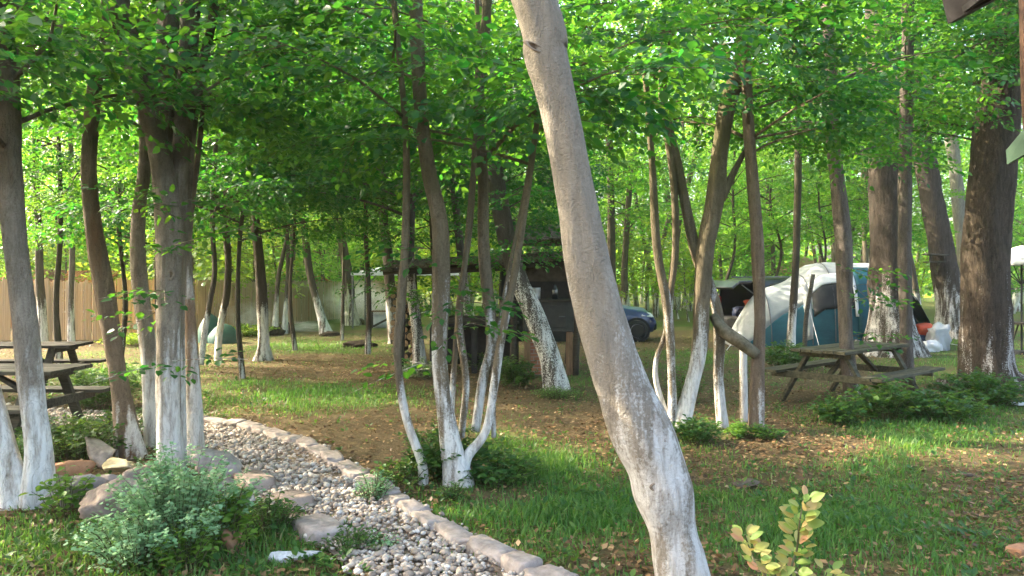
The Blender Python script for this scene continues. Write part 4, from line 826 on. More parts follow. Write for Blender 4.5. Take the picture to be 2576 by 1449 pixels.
bush('undergrowth_bush', 'green bush in front of the tent below its grey panel', g(1985, 930), .7, .5, 90, 20, .07, LEAF_BUSH, 31, tint=.5)
bush('sunny_bush', 'sunlit yellow bush in front of the reed fence', g(625, 845), .9, .35, 70, 20, .09, LEAF_YEL, 32)
bush('sunny_bush', 'yellow lit shrub reaching over the fence top beside the slim clearing tree', (at(640, 700, 28.6)[0], 28.6, 0), 1.1, 2.75, 60, 26, .13, LEAF_YEL, 33)
bush('sunny_bush', 'sunlit grass clump at the foot of the fence behind the left picnic table', g(340, 868), 1.0, .3, 90, 14, .10, LEAF_YEL, 34, wid=.15)

def pink_shrub():
    rng = np.random.default_rng(50); Y = 2.75; t = thing('pink_leaved_shrub', 'shrub of round yellow green and pinkish leaves rising into the near grass', 'shrub', (at(1960, 1500, Y)[0], Y, 0)); b = np.array([at(1960, 1500, Y)[0], Y, 0]); LV = Leaves(); mb = MB()
    for path, n in (([(1965, 1640), (1985, 1480), (2005, 1380), (2012, 1310), (2022, 1255)], 17), ([(1955, 1640), (1935, 1500), (1900, 1420), (1884, 1375), (1874, 1345)], 9), ([(1965, 1640), (2020, 1560), (2060, 1500), (2080, 1440)], 8), ([(1955, 1640), (1950, 1540), (1940, 1480), (1945, 1440)], 8)):
        pts = np.array([at(u, v, Y + rng.normal(0, .03)) for u, v in path]) - b; pts[0][2] = -.02; pts = catmull(pts, 5); mb.tube(pts, np.linspace(.006, .002, len(pts)), 6)
        L = len(pts) - 1
        for k in range(n):
            f = .18 + .82 * k / (n - 1); p = pts[min(int(f * L), L)]
            for s in range(4):
                a = k * 1.25 + s * 1.57 + rng.normal(0, .5); d = np.array([math.cos(a), math.sin(a) * .8 - .15, .25 + .3 * f + rng.normal(0, .15)])
                LV.leaf(p + d * rng.uniform(.008, .03), d, (d[0] * -.4 + rng.normal(0, .35), -.75 + rng.normal(0, .3), .75), rng.uniform(.036, .058) * (1.1 - .25 * (f > .95)), np.clip(rng.normal(.55, .28) - .1 * (d[2] < .3), 0, 1))
    mb.build('stems', STEMW, t, True); link('foliage', LV.mesh('foliage', 'round', .29), LEAF_PINK, t)
pink_shrub()

# ------------------------------------------------------------------ picnic tables
def picnic_table(label, x, y, rz, mat, L=1.8, z0=0.0):
    t = thing('picnic_table', label, 'picnic table', (x, y, z0), rz, 'picnic tables'); rr = random.Random(int(x * 100))
    m = MB()
    for i in range(5): m.box((rr.uniform(-.01, .01), -.30 + .15 * i, .73 + rr.uniform(-.003, .003)), (L, .138, .04))
    m.build('tabletop', mat, t, bevel=.006)
    for s in (-1, 1):
        m = MB()
        for i in range(2): m.box((rr.uniform(-.02, .02), s * (.62 + .145 * i), .43), (L * 1.02, .135, .04))
        m.build('bench', mat, t, bevel=.006)
    for sx in (-1, 1):
        xx = sx * L * .36
        for s in (-1, 1):
            m = MB(); m.bar((xx, s * .24, .705), (xx, s * .66, -.03), .045, .10, up=(1, 0, 0)); m.build('leg', mat, t, bevel=.004)
        m = MB(); m.box((xx + sx * .05, 0, .385), (.045, 1.52, .09)); m.build('bench_beam', mat, t, bevel=.004)
        m = MB(); m.box((xx + sx * .05, 0, .675), (.045, .70, .07)); m.build('top_beam', mat, t, bevel=.004)
        m = MB(); m.bar((xx + sx * .02, 0, .36), (sx * .12, 0, .69), .04, .07, up=(0, 1, 0)); m.build('brace', mat, t, bevel=.004)
    return t
picnic_table('mossy grey picnic table set at an angle in front of the tent', 4.66, 10.8, math.radians(42), WOOD_MOSS, 2.0)
picnic_table('dark picnic table behind the first white stems, reaching past their right side', -7.15, 11.2, math.radians(4), WOOD_DARK, 2.0)
picnic_table('grey topped picnic table nearer than the dark one, cut by the frame edge', -5.48, 8.15, math.radians(-2), WOOD_GREY, 1.9)

# ------------------------------------------------------------------ reed fence and houses behind it
def reed_fence():
    t = thing('reed_fence', 'tall tan reed screen fence closing the camp site, folded round at its far end', 'fence', (-11, 21.6, 0)); o = np.array([-11, 21.6, 0])
    pts = [(-19.5, 21.0), (-11, 21.6), (-8.7, 25.8), (-8.2, 31.5), (-6.3, 35.5), (-4.6, 38.0)]; rng = np.random.default_rng(4); V, FF = [], []
    for (a, b) in zip(pts[:-1], pts[1:]):
        a, b = np.array([*a, 0]), np.array([*b, 0]); L = np.linalg.norm(b - a); n = max(6, int(L / .045)); d = (b - a) / L; nn = np.array([-d[1], d[0], 0]); m = MB()
        for k in range(n):
            c = a + (b - a) * (k + .5) / n - o; w = L / n * .53; off = nn * rng.uniform(-.014, .014) + d * rng.uniform(-.012, .012); h = 1.55 + .05 * vnoise(np.array([k * .3]), np.array([0.]), 1, 7)[0] + rng.uniform(-.05, .05) + .05 * math.sin(k * .021 + a[0]); h *= 1.03
            q = [c - d * w + off, c + nn * .012 + off, c + d * w + off, c - nn * .012 + off]; m.add([p + np.array([0, 0, -.03]) for p in q] + [p + np.array([0, 0, h]) for p in q], [(0, 1, 5, 4), (1, 2, 6, 5), (2, 3, 7, 6), (3, 0, 4, 7), (4, 5, 6, 7)])
        m.build('reed_screen', REED, t)
        k = int(L // 2) + 1
        for i in range(k):
            c = a + (b - a) * i / k - o + nn * .06; m = MB(); m.tube([c + np.array([0, 0, -.1]), c + np.array([0, 0, 1.5])], .03, 6); m.build('fence_post', WOOD_BROWN, t)
reed_fence()
def cabin(name, label, cat, x, y, w, d, hw, hr, rz, wallm, roofm, over=.35, win=True):
    t = thing(name, label, cat, (x, y, 0), rz); m = MB(); m.box((0, 0, hw / 2), (w, d, hw)); m.add([(-w / 2, -d / 2, hw), (-w / 2, d / 2, hw), (-w / 2, 0, hr - .05), (w / 2, -d / 2, hw), (w / 2, d / 2, hw), (w / 2, 0, hr - .05)], [(0, 2, 1), (3, 4, 5)]); m.build('wall', wallm, t)
    m = MB()
    for s in (-1, 1):
        k = (hr - hw) / (d / 2); e = d / 2 + over; m.add([(-w / 2 - over, s * e, hw - k * over), (w / 2 + over, s * e, hw - k * over), (w / 2 + over, 0, hr), (-w / 2 - over, 0, hr)], [(0, 1, 2, 3)])
    m.build('roof', roofm, t, solid=.08)
    if win:
        for i in (-1, 1):
            m = MB(); m.box((i * w * .25, -d / 2 - .01, hw * .6), (.8, .05, .8)); f = m.build('window', WHITE_FAB, t); m = MB(); m.box((i * w * .25, -d / 2 - .03, hw * .6), (.66, .04, .66)); m.build('pane', GLASS, f)
        m = MB(); m.box((0, -d / 2 - .01, 1.0), (.9, .05, 2.0)); m.build('door', WOOD_BROWN, t)
    return t
cabin('wooden_cabin', 'orange timber cabin behind the reed fence beyond the left picnic tables', 'cabin', -15.6, 27.5, 3.0, 2.2, 1.6, 1.95, .12, WOOD_ORANGE, TILE)
cabin('wooden_cabin', 'orange brown timber cabin behind the fence, beside the crossing stems', 'cabin', -10.6, 36.5, 3.2, 2.4, 1.7, 2.15, -.9, WOOD_ORANGE, WOOD_ORANGE)
def pavilion():
    x = at(2018, 690, 36.0)[0]; t = thing('garden_pavilion', 'small wooden garden pavilion with tiled hip roof far behind the tent', 'pavilion', (x, 36, 0), .3)
    for i in range(6):
        a = i * PI / 3; m = MB(); m.box((1.3 * math.cos(a), 1.3 * math.sin(a), 1.0), (.1, .1, 2.0)); m.build('post', WOOD_BROWN, t)
        b = a + PI / 3; m = MB(); m.bar((1.3 * math.cos(a), 1.3 * math.sin(a), .95), (1.3 * math.cos(b), 1.3 * math.sin(b), .95), .06, .08)
        for k in range(1, 6):
            c = np.array([1.3 * math.cos(a), 1.3 * math.sin(a)]) * (1 - k / 6) + np.array([1.3 * math.cos(b), 1.3 * math.sin(b)]) * k / 6; m.box((c[0], c[1], .5), (.04, .04, .86))
        m.build('railing', WOOD_BROWN, t)
    m = MB(); R0 = [(1.75 * math.cos(i * PI / 3), 1.75 * math.sin(i * PI / 3), 1.95) for i in range(6)]; m.add(R0 + [(0, 0, 2.75)], [(i, (i + 1) % 6, 6) for i in range(6)]); m.build('roof', m_plain('light tan shingle', (.30, .19, .10), (.46, .31, .19), 8, .9, .2), t, solid=.07)  # roof of light tan shingle
    m = MB(); m.tube([(0, 0, -.02), (0, 0, .08)], 1.45, 6); m.build('floor_deck', WOOD_BROWN, t)
pavilion()

# ------------------------------------------------------------------ white gazebo, white bench, smoke
def gazebo():
    Y = 28.0; x0 = at(900, 700, Y)[0]; x1 = at(1180, 700, Y)[0]; w = x1 - x0; cx = (x0 + x1) / 2; t = thing('gazebo', 'gazebo with white sagging canopy on thin poles behind the log pile', 'gazebo', (cx, Y, 0)); d = 2.4; he = 1.92; hr = 2.42; P = []
    for i in range(9):
        a = i / 8 * 2 - 1; row = []
        for j in range(9):
            b = j / 8 * 2 - 1; k = max(abs(a), abs(b)); row.append((a * w / 2, b * d / 2, he + (hr - he) * (1 - k) - .06 * math.sin(k * PI)))
        P.append(row)
    m = MB(); m.grid(P); m.build('canopy', WHITE_FAB, t, True, solid=.015)
    for sy in (-1, 1):
        m = MB(); m.box((0, sy * d / 2, he - .04), (w, .02, .12)); m.build('valance', WHITE_FAB, t)
        for sx in (-1, 1):
            m = MB(); m.tube([(sx * (w / 2 - .05), sy * (d / 2 - .05), -.03), (sx * (w / 2 - .05), sy * (d / 2 - .05), he)], .035, 8); p = m.build('pole', METAL_G, t); m = MB(); m.bar((sx * (w / 2 - .05), sy * (d / 2 - .05), 1.35), (sx * (w / 2 - .5), sy * (d / 2 - .05), he - .03), .03); m.build('brace', METAL_G, t)
gazebo()
def white_bench():
    Y = 26.8; a = at(936, 825, Y); t = thing('slatted_bench', 'brown bench with white cloth below it, in the smoke beside the gazebo pole', 'bench', (a[0] + .35, Y, 0), .1)
    for s in (-1, 1):
        m = MB()
        for q in (-.2, .2): m.box((s * .38, q, .28), (.11, .06, .60))
        m.box((s * .38, 0, .55), (.09, .46, .05)); m.build('frame_side', WOOD_DARK, t, bevel=.004)
    m = MB()
    for q in (-.18, -.06, .06, .18): m.box((0, q, .60), (.95, .10, .035))
    m.build('seat', WOOD_BROWN, t, bevel=.004)
    m = MB(); m.bar((-.36, -.2, .06), (.34, -.2, .42), .07); m.build('brace', WOOD_DARK, t)
    m = MB(); m.grid([[(-.30 + .6 * i / 6, .02 + .03 * math.sin(i * 2.1), .03 + .46 * j / 3) for j in range(4)] for i in range(7)]); m.build('cloth', WHITE_FAB, t, True, solid=.01)
white_bench()
def m_smoke(name, dens):
    t = NT(name); c = t.n('ShaderNodeTexCoord'); v = c.outputs['Object']; ln = t.n('ShaderNodeVectorMath', operation='LENGTH'); t.l(v, ln.inputs[0])
    n = t.noise(v, 2.4, 6, .65, 1.2); f = t.math('SUBTRACT', 1.0, ln.outputs['Value'], True); f = t.math('MULTIPLY', f, t.math('MULTIPLY', t.math('SUBTRACT', n, .43), 4.5, True), True)
    p = t.n('ShaderNodeVolumePrincipled'); p.inputs['Color'].default_value = (.93, .93, .95, 1); t.l(t.math('MULTIPLY', f, dens), p.inputs['Density']); p.inputs['Anisotropy'].default_value = .3
    t.l(p.outputs[0], t.out.inputs['Volume']); return t.m
SMOKE = m_smoke('smoke', 4.2)
for i, (u, v, Y, rx, ry, rz, lab) in enumerate(((900, 765, 30.2, 1.5, 1.2, 1.0, 'grey smoke drifting past the dark trunk by the gazebo'), (955, 775, 28.9, .75, .8, .85, 'dense white smoke rising behind the bench by the gazebo'), (628, 800, 24.6, .85, .6, .55, 'pale smoke puff in front of the reed fence'), (760, 822, 25.5, 1.1, .6, .22, 'low smoke creeping over the grass by the crossing stems'))):
    vv, ff = ico(None, 3); o = link('smoke', np_mesh('smoke', vv, ff), SMOKE); p = at(u, v, Y); o.location = p; o.scale = (rx, ry, rz); tag(o, lab, kind='stuff')
# dark earth heaps left at stems
for i, (u, v, r, h, lab) in enumerate(((690, 842, .30, .20, 'dark earth mound at the left crossing stem'), (716, 836, .26, .26, 'black stump beside the right crossing stem'), (905, 872, .42, .13, 'low dark earth mound in the clearing'), (832, 846, .30, .12, 'dark mound at the foot of the leaning fence tree'), (895, 815, .5, .16, 'dark mound at the trunk in the smoke'))):
    p = gnd(u, v); rng = np.random.default_rng(i); vv, ff = ico(rng, 3); nz = np.array([noise.noise(Vector(q * 2.2) + Vector((i * 4., 0, 0))) for q in vv]); vv = vv * (1 + .35 * nz[:, None]) * np.array([r, r * .8, h]); o = link('earth_mound' if 'mound' in lab else 'tree_stump', np_mesh('mound', vv, ff, None, True), m_plain('black earth %d' % i, (.015, .012, .009), (.06, .045, .03), 14, .95, .1, bstr=1)); o.location = (p[0], p[1], h * .25); tag(o, lab, 'mound' if 'mound' in lab else 'stump')
def tarp_heap():
    p = gnd(552, 862); t = thing('covered_heap', 'teal green tarp heap standing by the bending sapling', 'tarp heap', p); 
    for (dx, dy, r, h, nm) in ((-.28, .1, .32, .78, 'tall_cover'), (.10, 0, .42, .52, 'low_cover')):
        P = []
        for i in range(9):
            f = i / 8; P.append([(dx + r * (1 - f ** 2.2) ** .6 * math.cos(a) * (1 + .06 * math.sin(3 * a + i)), dy + r * (1 - f ** 2.2) ** .6 * math.sin(a) * (1 + .05 * math.cos(4 * a)), h * f) for a in np.linspace(0, 2 * PI, 20, endpoint=False)])
        m = MB(); m.grid(P, True); m.build(nm, TARP, t, True)
tarp_heap()

# ------------------------------------------------------------------ rustic shelter with log pile, work table and stove block
def shelter():
    Y = 14.6; xl, xr = at(1012, 0, Y)[0], at(1450, 0, Y)[0]; t = thing('rustic_shelter', 'rustic open shelter of dark poles with sagging mossy plank roof behind the white stems', 'shelter', ((xl + xr) / 2, Y, 0)); cx = (xl + xr) / 2; w = xr - xl; rng = np.random.default_rng(6)
    for i, (sx, sy, h) in enumerate(((-1, -1, 1.80), (-1, 1, 1.80), (1, -1, 2.25), (1, 1, 2.25), (.28, -1, 1.92))):
        m = MB(); x = sx * (w / 2 - .1); m.tube([(x, sy * .95, -.05), (x + .03, sy * .95, 1), (x, sy * .95, h)], [.06, .055, .05], 8, 3, .1, i); m.build('post', WOOD_DARK, t, True)
    for s in (-1, 1):
        m = MB(); m.tube([(-w / 2 - .2, s * .95, 1.80), (0, s * .95, 1.88), (w / 2 + .1, s * .95, 1.98)], .055, 8, 3, .1, 9); m.build('beam', WOOD_DARK, t, True)
    m = MB(); n = 17
    for k in range(n):
        f = (k + .5) / n; x = -w / 2 - .25 + (w + .4) * f; z0 = 1.86 + .20 * f; x += rng.normal(0, .02)
        m.bar((x, -1.25 + rng.normal(0, .08), z0 + rng.normal(0, .02)), (x + rng.normal(0, .05), .1, z0 + .13), .21, .035); m.bar((x, .1, z0 + .135 + rng.normal(0, .01)), (x, 1.3 + rng.normal(0, .08), z0 - .02), .21, .035)
    m.build('roof', THATCH, t)
    m = MB()                                          # taller ridge over the stove end
    for k in range(7):
        f = k / 6; x = w / 2 - 1.05 + 1.15 * f; m.bar((x, -1.15 + rng.normal(0, .05), 2.28 + .14 * f), (x + .03, .3, 2.66 + .05 * f), .19, .03); m.bar((x, .3, 2.66 + .05 * f), (x, 1.2, 2.35), .19, .03)
    m.build('upper_roof', THATCH, t)
    m = MB(); m.box((w / 2 - .55, -.70, 1.86), (1.05, .05, .46)); m.build('gable_panel', m_plain('dusty brown board', (.05, .04, .03), (.12, .095, .07), 6, .9, .1), t)
    m = MB(); m.box((w / 2 - .75, .9, 1.25), (1.3, .04, 1.6)); m.build('back_board', BLACK, t)
shelter()
def stove_block():
    Y = 13.9; xa, xb = at(1316, 0, Y)[0], at(1440, 0, Y)[0]; w = xb - xa; t = thing('outdoor_stove', 'dark outdoor stove cabinet standing on red brick and timber legs under the shelter', 'stove', ((xa + xb) / 2, Y, 0))
    m = MB(); m.box((0, 0, 1.02), (w, .62, .52)); m.build('cabinet', m_plain('dark grey steel plate', (.03, .03, .028), (.075, .07, .06), 6, .6, .4, .3), t, bevel=.012)
    m = MB(); m.box((0, -.03, 1.30), (w + .1, .72, .045)); m.build('worktop', WOOD_DARK, t, bevel=.008)
    m = MB(); m.box((0, -.315, 1.02), (w * .7, .02, .38)); d = m.build('door', m_plain('sooty steel', (.035, .033, .03), (.06, .055, .05), 9, .5, .4, .5), t, bevel=.006)
    m = MB(); m.tube([(w * .2, -.345, 1.02), (w * .33, -.345, 1.02)], .012, 8); m.build('handle', METAL_G, d)
    for s in (-1, 1):
        m = MB(); m.box((s * (w / 2 - .07), -.22, .36), (.11, .11, .80)); m.build('leg', WOOD_BROWN, t, bevel=.006)
    m = MB(); m.box((-w * .22, .06, .36), (w * .42, .4, .76)); m.build('brick_base', BRICK, t, bevel=.01)
    for i, (dx, h, r, mt, nm, lab) in enumerate(((-.22, .20, .085, ALLOY, 'metal_pot', 'shiny metal pot standing on the dark stove worktop'), (.12, .26, .05, GLASS, 'glass_bottle', 'dark bottle standing on the stove worktop'))):
        m = MB(); m.tube([(0, 0, 0), (0, 0, h * .6), (0, 0, h * .75), (0, 0, h)], [r, r, r * .7 if i else r * 1.05, r * .4 if i else r * 1.05], 14, 2); o = m.build(nm, mt, None, True); o.location = ((xa + xb) / 2 + dx, Y - .1, 1.323); tag(o, lab, 'pot' if i == 0 else 'bottle')
stove_block()
def work_table():
    Y = 14.3; xa, xb = at(1085, 0, Y)[0], at(1306, 0, Y)[0]; w = xb - xa; t = thing('work_table', 'black heavy work table under the shelter, loaded with old boards', 'table', ((xa + xb) / 2, Y, 0))
    m = MB(); m.box((0, 0, .86), (w, .8, .06)); m.build('tabletop', BLACK, t, bevel=.006)
    for sx in (-1, 0, 1):
        for sy in (-1, 1): m = MB(); m.box((sx * (w / 2 - .06), sy * .34, .40), (.10, .10, .86)); m.build('leg', BLACK, t, bevel=.004)
    m = MB(); m.box((0, .36, .45), (w - .1, .03, .72)); m.build('back_panel', BLACK, t)
    m = MB(); m.box((0, -.1, .25), (w - .1, .5, .03)); m.build('shelf', BLACK, t)
    rr = random.Random(4)
    for i in range(7):
        y = -.30 + .11 * (i % 5) + rr.uniform(-.02, .02); z = .892 + .036 * (i // 3) + .012; x = (xa + xb) / 2 + rr.uniform(-.18, .18); l = rr.uniform(.7, 1.4)
        m = MB(); m.box((0, 0, 0), (l, .13, .03)); o = m.build('old_board', WOOD_GREY if i % 2 else WOOD_DARK, bevel=.003); o.location = (x, Y + y, z + .004 * i); o.rotation_euler = (0, rr.uniform(-.03, .03), rr.uniform(-.12, .12)); tag(o, 'pale weathered board lying across the black work table' if i % 2 else 'dark weathered board lying across the black work table', 'board', 'boards on the work table')
work_table()
def logs():
    rr = random.Random(8); p = at(1022, 0, 15.2); x0 = p[0]
    for k in range(34):
        r = rr.uniform(.05, .085); col, row = k % 3, k // 3; x = x0 - .20 + col * .165 + (row % 2) * .05 + rr.uniform(-.012, .012); z = .075 + row * .128
        t = thing('firewood_log', 'split firewood log with pale sawn end in the stack at the shelter corner', 'log', (x, 14.9, z), 0, 'stacked firewood logs'); m = MB(); m.tube([(0, 0, 0), (0, .25, 0), (0, .55, 0)], r, 9, 2, .12, k); m.build('bark', BARK_OAK if k % 2 else WOOD_DARK, t, True)
        m = MB(); m.tube([(0, -.012 - rr.uniform(0, .03), 0), (0, .02, 0)], r * .92, 9, 1); m.build('cut_end', LOG_END, t)
logs()

# ------------------------------------------------------------------ cars
def loft(stations, cap=True):
    """stations: (x, [(y,z) half outline from bottom to top]) mirrored"""
    P = []
    for x, h in stations: P.append([(x, -y, z) for y, z in h] + [(x, y, z) for y, z in h[::-1]])
    m = MB(); m.grid(P, True); n = len(P[0])
    if cap: m.add(P[0], [tuple(range(n))]); m.add(P[-1], [tuple(range(n - 1, -1, -1))])
    return m
def wheel(t, x, y, s, r):
    """y: wheel centre; s: side sign"""
    m = MB(); prof = [(r * .62, -.10), (r * .86, -.105), (r, -.07), (r, .07), (r * .86, .105), (r * .62, .10)]
    P = [[(x + a * math.cos(k), y + b, r + a * math.sin(k)) for a, b in prof] for k in np.linspace(0, 2 * PI, 28)]; m.grid(P); w = m.build('wheel', RUBBER, t, True)
    m = MB(); yo = y + s * .085
    for k in range(8):
        a = k * PI / 4; m.bar((x, yo, r), (x + r * .62 * math.cos(a), yo, r + r * .62 * math.sin(a)), .045, .03, up=(0, 1, 0))
    m.tube([(x, yo - .02, r), (x, yo + .02, r)], .055, 12); P = [[(x + a * math.cos(k), yo + b, r + a * math.sin(k)) for a, b in ((r * .56, -.05), (r * .56, .02), (r * .65, .02), (r * .65, -.05))] for k in np.linspace(0, 2 * PI, 28)]; m.grid(P)
    m.build('rim', ALLOY, w)
    m = MB(); m.tube([(x, yo - .06, r), (x, yo - .04, r)], r * .6, 20); m.build('brake_disc', BLACK, w)
def car(name, label, x, y, rz, paint, prof, length, hatch_open=False):
    """prof: list of (x, zbottom, ybelt, zbelt, ytop, ztop) from rear to nose"""
    t = thing(name, label, 'car', (x, y, 0), rz); st = []
    for (px, zb, yb, zbelt, yt, zt) in prof:
        st.append((px, [(yb * .86, zb), (yb * .98, zb + .12), (yb, (zb + zbelt) / 2), (yb * .985, zbelt - .05), (yb * .95, zbelt), (yt, max(zt - .05, zbelt + .005)), (yt * .86, zt), (yt * .4, zt + .02)]))
    m = loft(st, cap=False)
    n = len(st[0][1]) * 2; k = len(st); last = list(range((k - 1) * n, k * n)); m.f.append(tuple(last[::-1]))
    if not hatch_open: m.f.append(tuple(range(n)))
    m.build('body', paint, t, True, solid=.02 if hatch_open else 0)
    return t
def side_glass(t, pts):
    """pts: [(x,y,z)...] on the near side; mirrored"""
    for s in (-1, 1):
        m = MB(); q = [(a, s * b, c) for a, b, c in pts]; m.add(q, [tuple(range(len(q)))]); m.build('side_window', GLASS, t, solid=.006)
def blue_car():
    # nose to +x ; rear at -x
    pr = [(-2.02, .45, .70, .85, .60, .90), (-1.95, .32, .80, .95, .62, 1.02), (-1.7, .24, .83, .97, .60, 1.28), (-1.35, .22, .84, .97, .60, 1.40), (-.6, .22, .85, .96, .62, 1.45), (.1, .22, .85, .95, .61, 1.41), (.55, .22, .85, .94, .60, 1.20), (.95, .22, .85, .93, .66, .985), (1.4, .22, .84, .86, .66, .92), (1.75, .22, .82, .80, .62, .88), (1.96, .26, .72, .66, .52, .72), (2.06, .36, .58, .56, .44, .60)]
    cxp = at(1652, 0, 21.3)[0] - 2.07; t = car('blue_car', 'dark blue hatchback parked on the track behind the big leaning trunk, nose towards the clump', cxp, 21.9, 0, CAR_BLUE, pr, 4.1)
    side_glass(t, [(-1.5, .835, 1.02), (-.35, .838, 1.0), (-.35, .655, 1.37), (-1.2, .645, 1.35)]); side_glass(t, [(-.27, .838, 1.0), (.72, .835, .99), (.18, .655, 1.35), (-.27, .655, 1.37)])
    m = MB(); m.add([(.98, -.60, 1.0), (.98, .60, 1.0), (.16, .54, 1.415), (.16, -.54, 1.415)], [(0, 1, 2, 3)]); m.build('windscreen', GLASS, t, solid=.02)
    for s in (-1, 1):
        for wx in (-1.25, 1.50):
            m = MB(); m.tube([(wx, s * .74, .30), (wx, s * .862, .30)], .355, 24); m.build('wheel_arch', RUBBER, t); wheel(t, wx, s * .80, s, .295)
        m = MB(); m.add([(1.62, s * .835, .70), (1.90, s * .76, .66), (1.98, s * .66, .66), (1.9, s * .60, .76), (1.66, s * .73, .80)], [(0, 1, 2, 3, 4)]); m.build('headlight', LAMPM, t, solid=.03)
        m = MB(); m.box((.62, s * .93, 1.02), (.14, .2, .13)); m.build('mirror', CAR_BLUE, t, bevel=.03)
        m = MB(); m.box((-.1, s * .862, .9), (.16, .02, .03)); m.build('door_handle', BLACK, t, bevel=.005)
        m = MB(); m.box((.0, s * .852, .30), (1.7, .03, .12)); m.build('sill', RUBBER, t)
    m = MB(); m.box((1.99, 0, .40), (.18, 1.2, .2)); m.build('bumper', RUBBER, t, bevel=.05)
blue_car()
def black_car():
    pr = [(-2.2, .48, .84, 1.02, .70, 1.60), (-2.1, .36, .88, 1.03, .70, 1.655), (-1.7, .30, .91, 1.03, .70, 1.69), (-.6, .28, .92, 1.02, .70, 1.70), (.2, .28, .92, 1.01, .69, 1.66), (.8, .28, .92, 1.0, .68, 1.38), (1.2, .28, .91, .99, .72, 1.06), (1.8, .28, .88, .92, .70, .99), (2.15, .34, .76, .78, .58, .84), (2.28, .44, .64, .64, .5, .70)]
    c = at(1868, 0, 20.6); rz = math.radians(27); ox, oy = 2.2 * math.cos(rz), 2.2 * math.sin(rz)
    t = car('black_car', 'black estate car with its tailgate raised, parked behind the left side of the tent', c[0] + ox, 20.9 + oy, rz, CAR_BLACK, pr, 4.5, True)
    side_glass(t, [(-2.0, .90, 1.07), (-1.2, .912, 1.07), (-1.2, .755, 1.58), (-1.85, .75, 1.56)]); side_glass(t, [(-1.1, .915, 1.07), (.0, .915, 1.06), (.0, .75, 1.58), (-1.1, .755, 1.58)]); side_glass(t, [(.08, .915, 1.06), (.95, .90, 1.05), (.30, .75, 1.56), (.08, .75, 1.58)])
    m = MB(); m.add([(-2.16, -.70, 1.62), (-2.16, .70, 1.62), (-2.85, .72, 1.60), (-3.12, .74, 1.44), (-3.12, -.74, 1.44), (-2.85, -.72, 1.60)], [(0, 1, 2, 5), (5, 2, 3, 4)]); g_ = m.build('tailgate', CAR_BLACK, t, solid=.07, bevel=.02)
    m = MB(); m.add([(-2.28, -.58, 1.566), (-2.28, .58, 1.566), (-2.80, .60, 1.551), (-2.80, -.60, 1.551)], [(0, 1, 2, 3)]); m.build('rear_window', GLASS, g_, solid=.01)
    m = MB(); m.tube([(-2.2, -.72, 1.2), (-2.75, -.68, 1.53)], .014, 8); m.build('gas_strut', METAL_G, t)
    m = MB(); m.box((-1.6, 0, .66), (1.2, 1.6, .04)); m.build('boot_floor', RUBBER, t)
    m = MB(); m.box((-1.0, 0, 1.0), (.12, 1.4, .66)); m.build('rear_seat', RUBBER, t, bevel=.05)
    m = MB(); m.box((-2.22, 0, .52), (.20, 1.72, .30)); m.build('bumper', RUBBER, t, bevel=.06)
    for s in (-1, 1):
        m = MB(); m.box((-2.19, s * .80, 1.05), (.10, .13, .34)); m.build('tail_light', TAILM, t, bevel=.03)
        for wx in (-1.35, 1.4):
            m = MB(); m.tube([(wx, s * .80, .34), (wx, s * .925, .34)], .40, 24); m.build('wheel_arch', RUBBER, t); wheel(t, wx, s * .86, s, .33)
        m = MB(); m.tube([(-1.9, s * .62, 1.73), (-.2, s * .62, 1.745), (.1, s * .62, 1.70)], .02, 6); m.build('roof_rail', METAL_G, t)
    M = Matrix.Translation((c[0] + ox, 20.9 + oy, 0)) @ Matrix.Rotation(rz, 4, 'Z')
    for i, (dx, dy, dz, sx, sy, sz, mt, lab) in enumerate(((-1.92, -.30, .69, .26, .36, .32, BAG_GREY, 'silver grey bag in the open boot of the black car, towards the near side'), (-1.88, .35, .69, .26, .30, .24, NAVY, 'dark bag in the open boot of the black car, towards the far side'), (-1.88, -.1, 1.0, .24, .36, .13, RED_FAB, 'red blanket on top of the bags in the boot of the black car'))):
        blob_obj('luggage_bag' if i < 2 else 'blanket', lab, 'bag' if i < 2 else 'blanket', M @ Vector((dx, dy, dz + sz * .4)), (sx, sy, sz), mt, i)
def blob_obj(name, label, cat, loc, dims, mat, seed, rough=.22):
    rng = np.random.default_rng(seed); v, f = ico(rng, 3); s = np.sign(v) * np.abs(v) ** .6; d = np.array([noise.noise(Vector(q * 2.3) + Vector((seed * 5., 1, 0))) for q in v]); v = s * np.array(dims) * .62 * (1 + rough * d[:, None] * 1.6)
    v[:, 2] = np.maximum(v[:, 2], -dims[2] * .5)
    o = link(name, np_mesh(name, v, f, None, True), mat); o.location = loc; return tag(o, label, cat)
black_car()

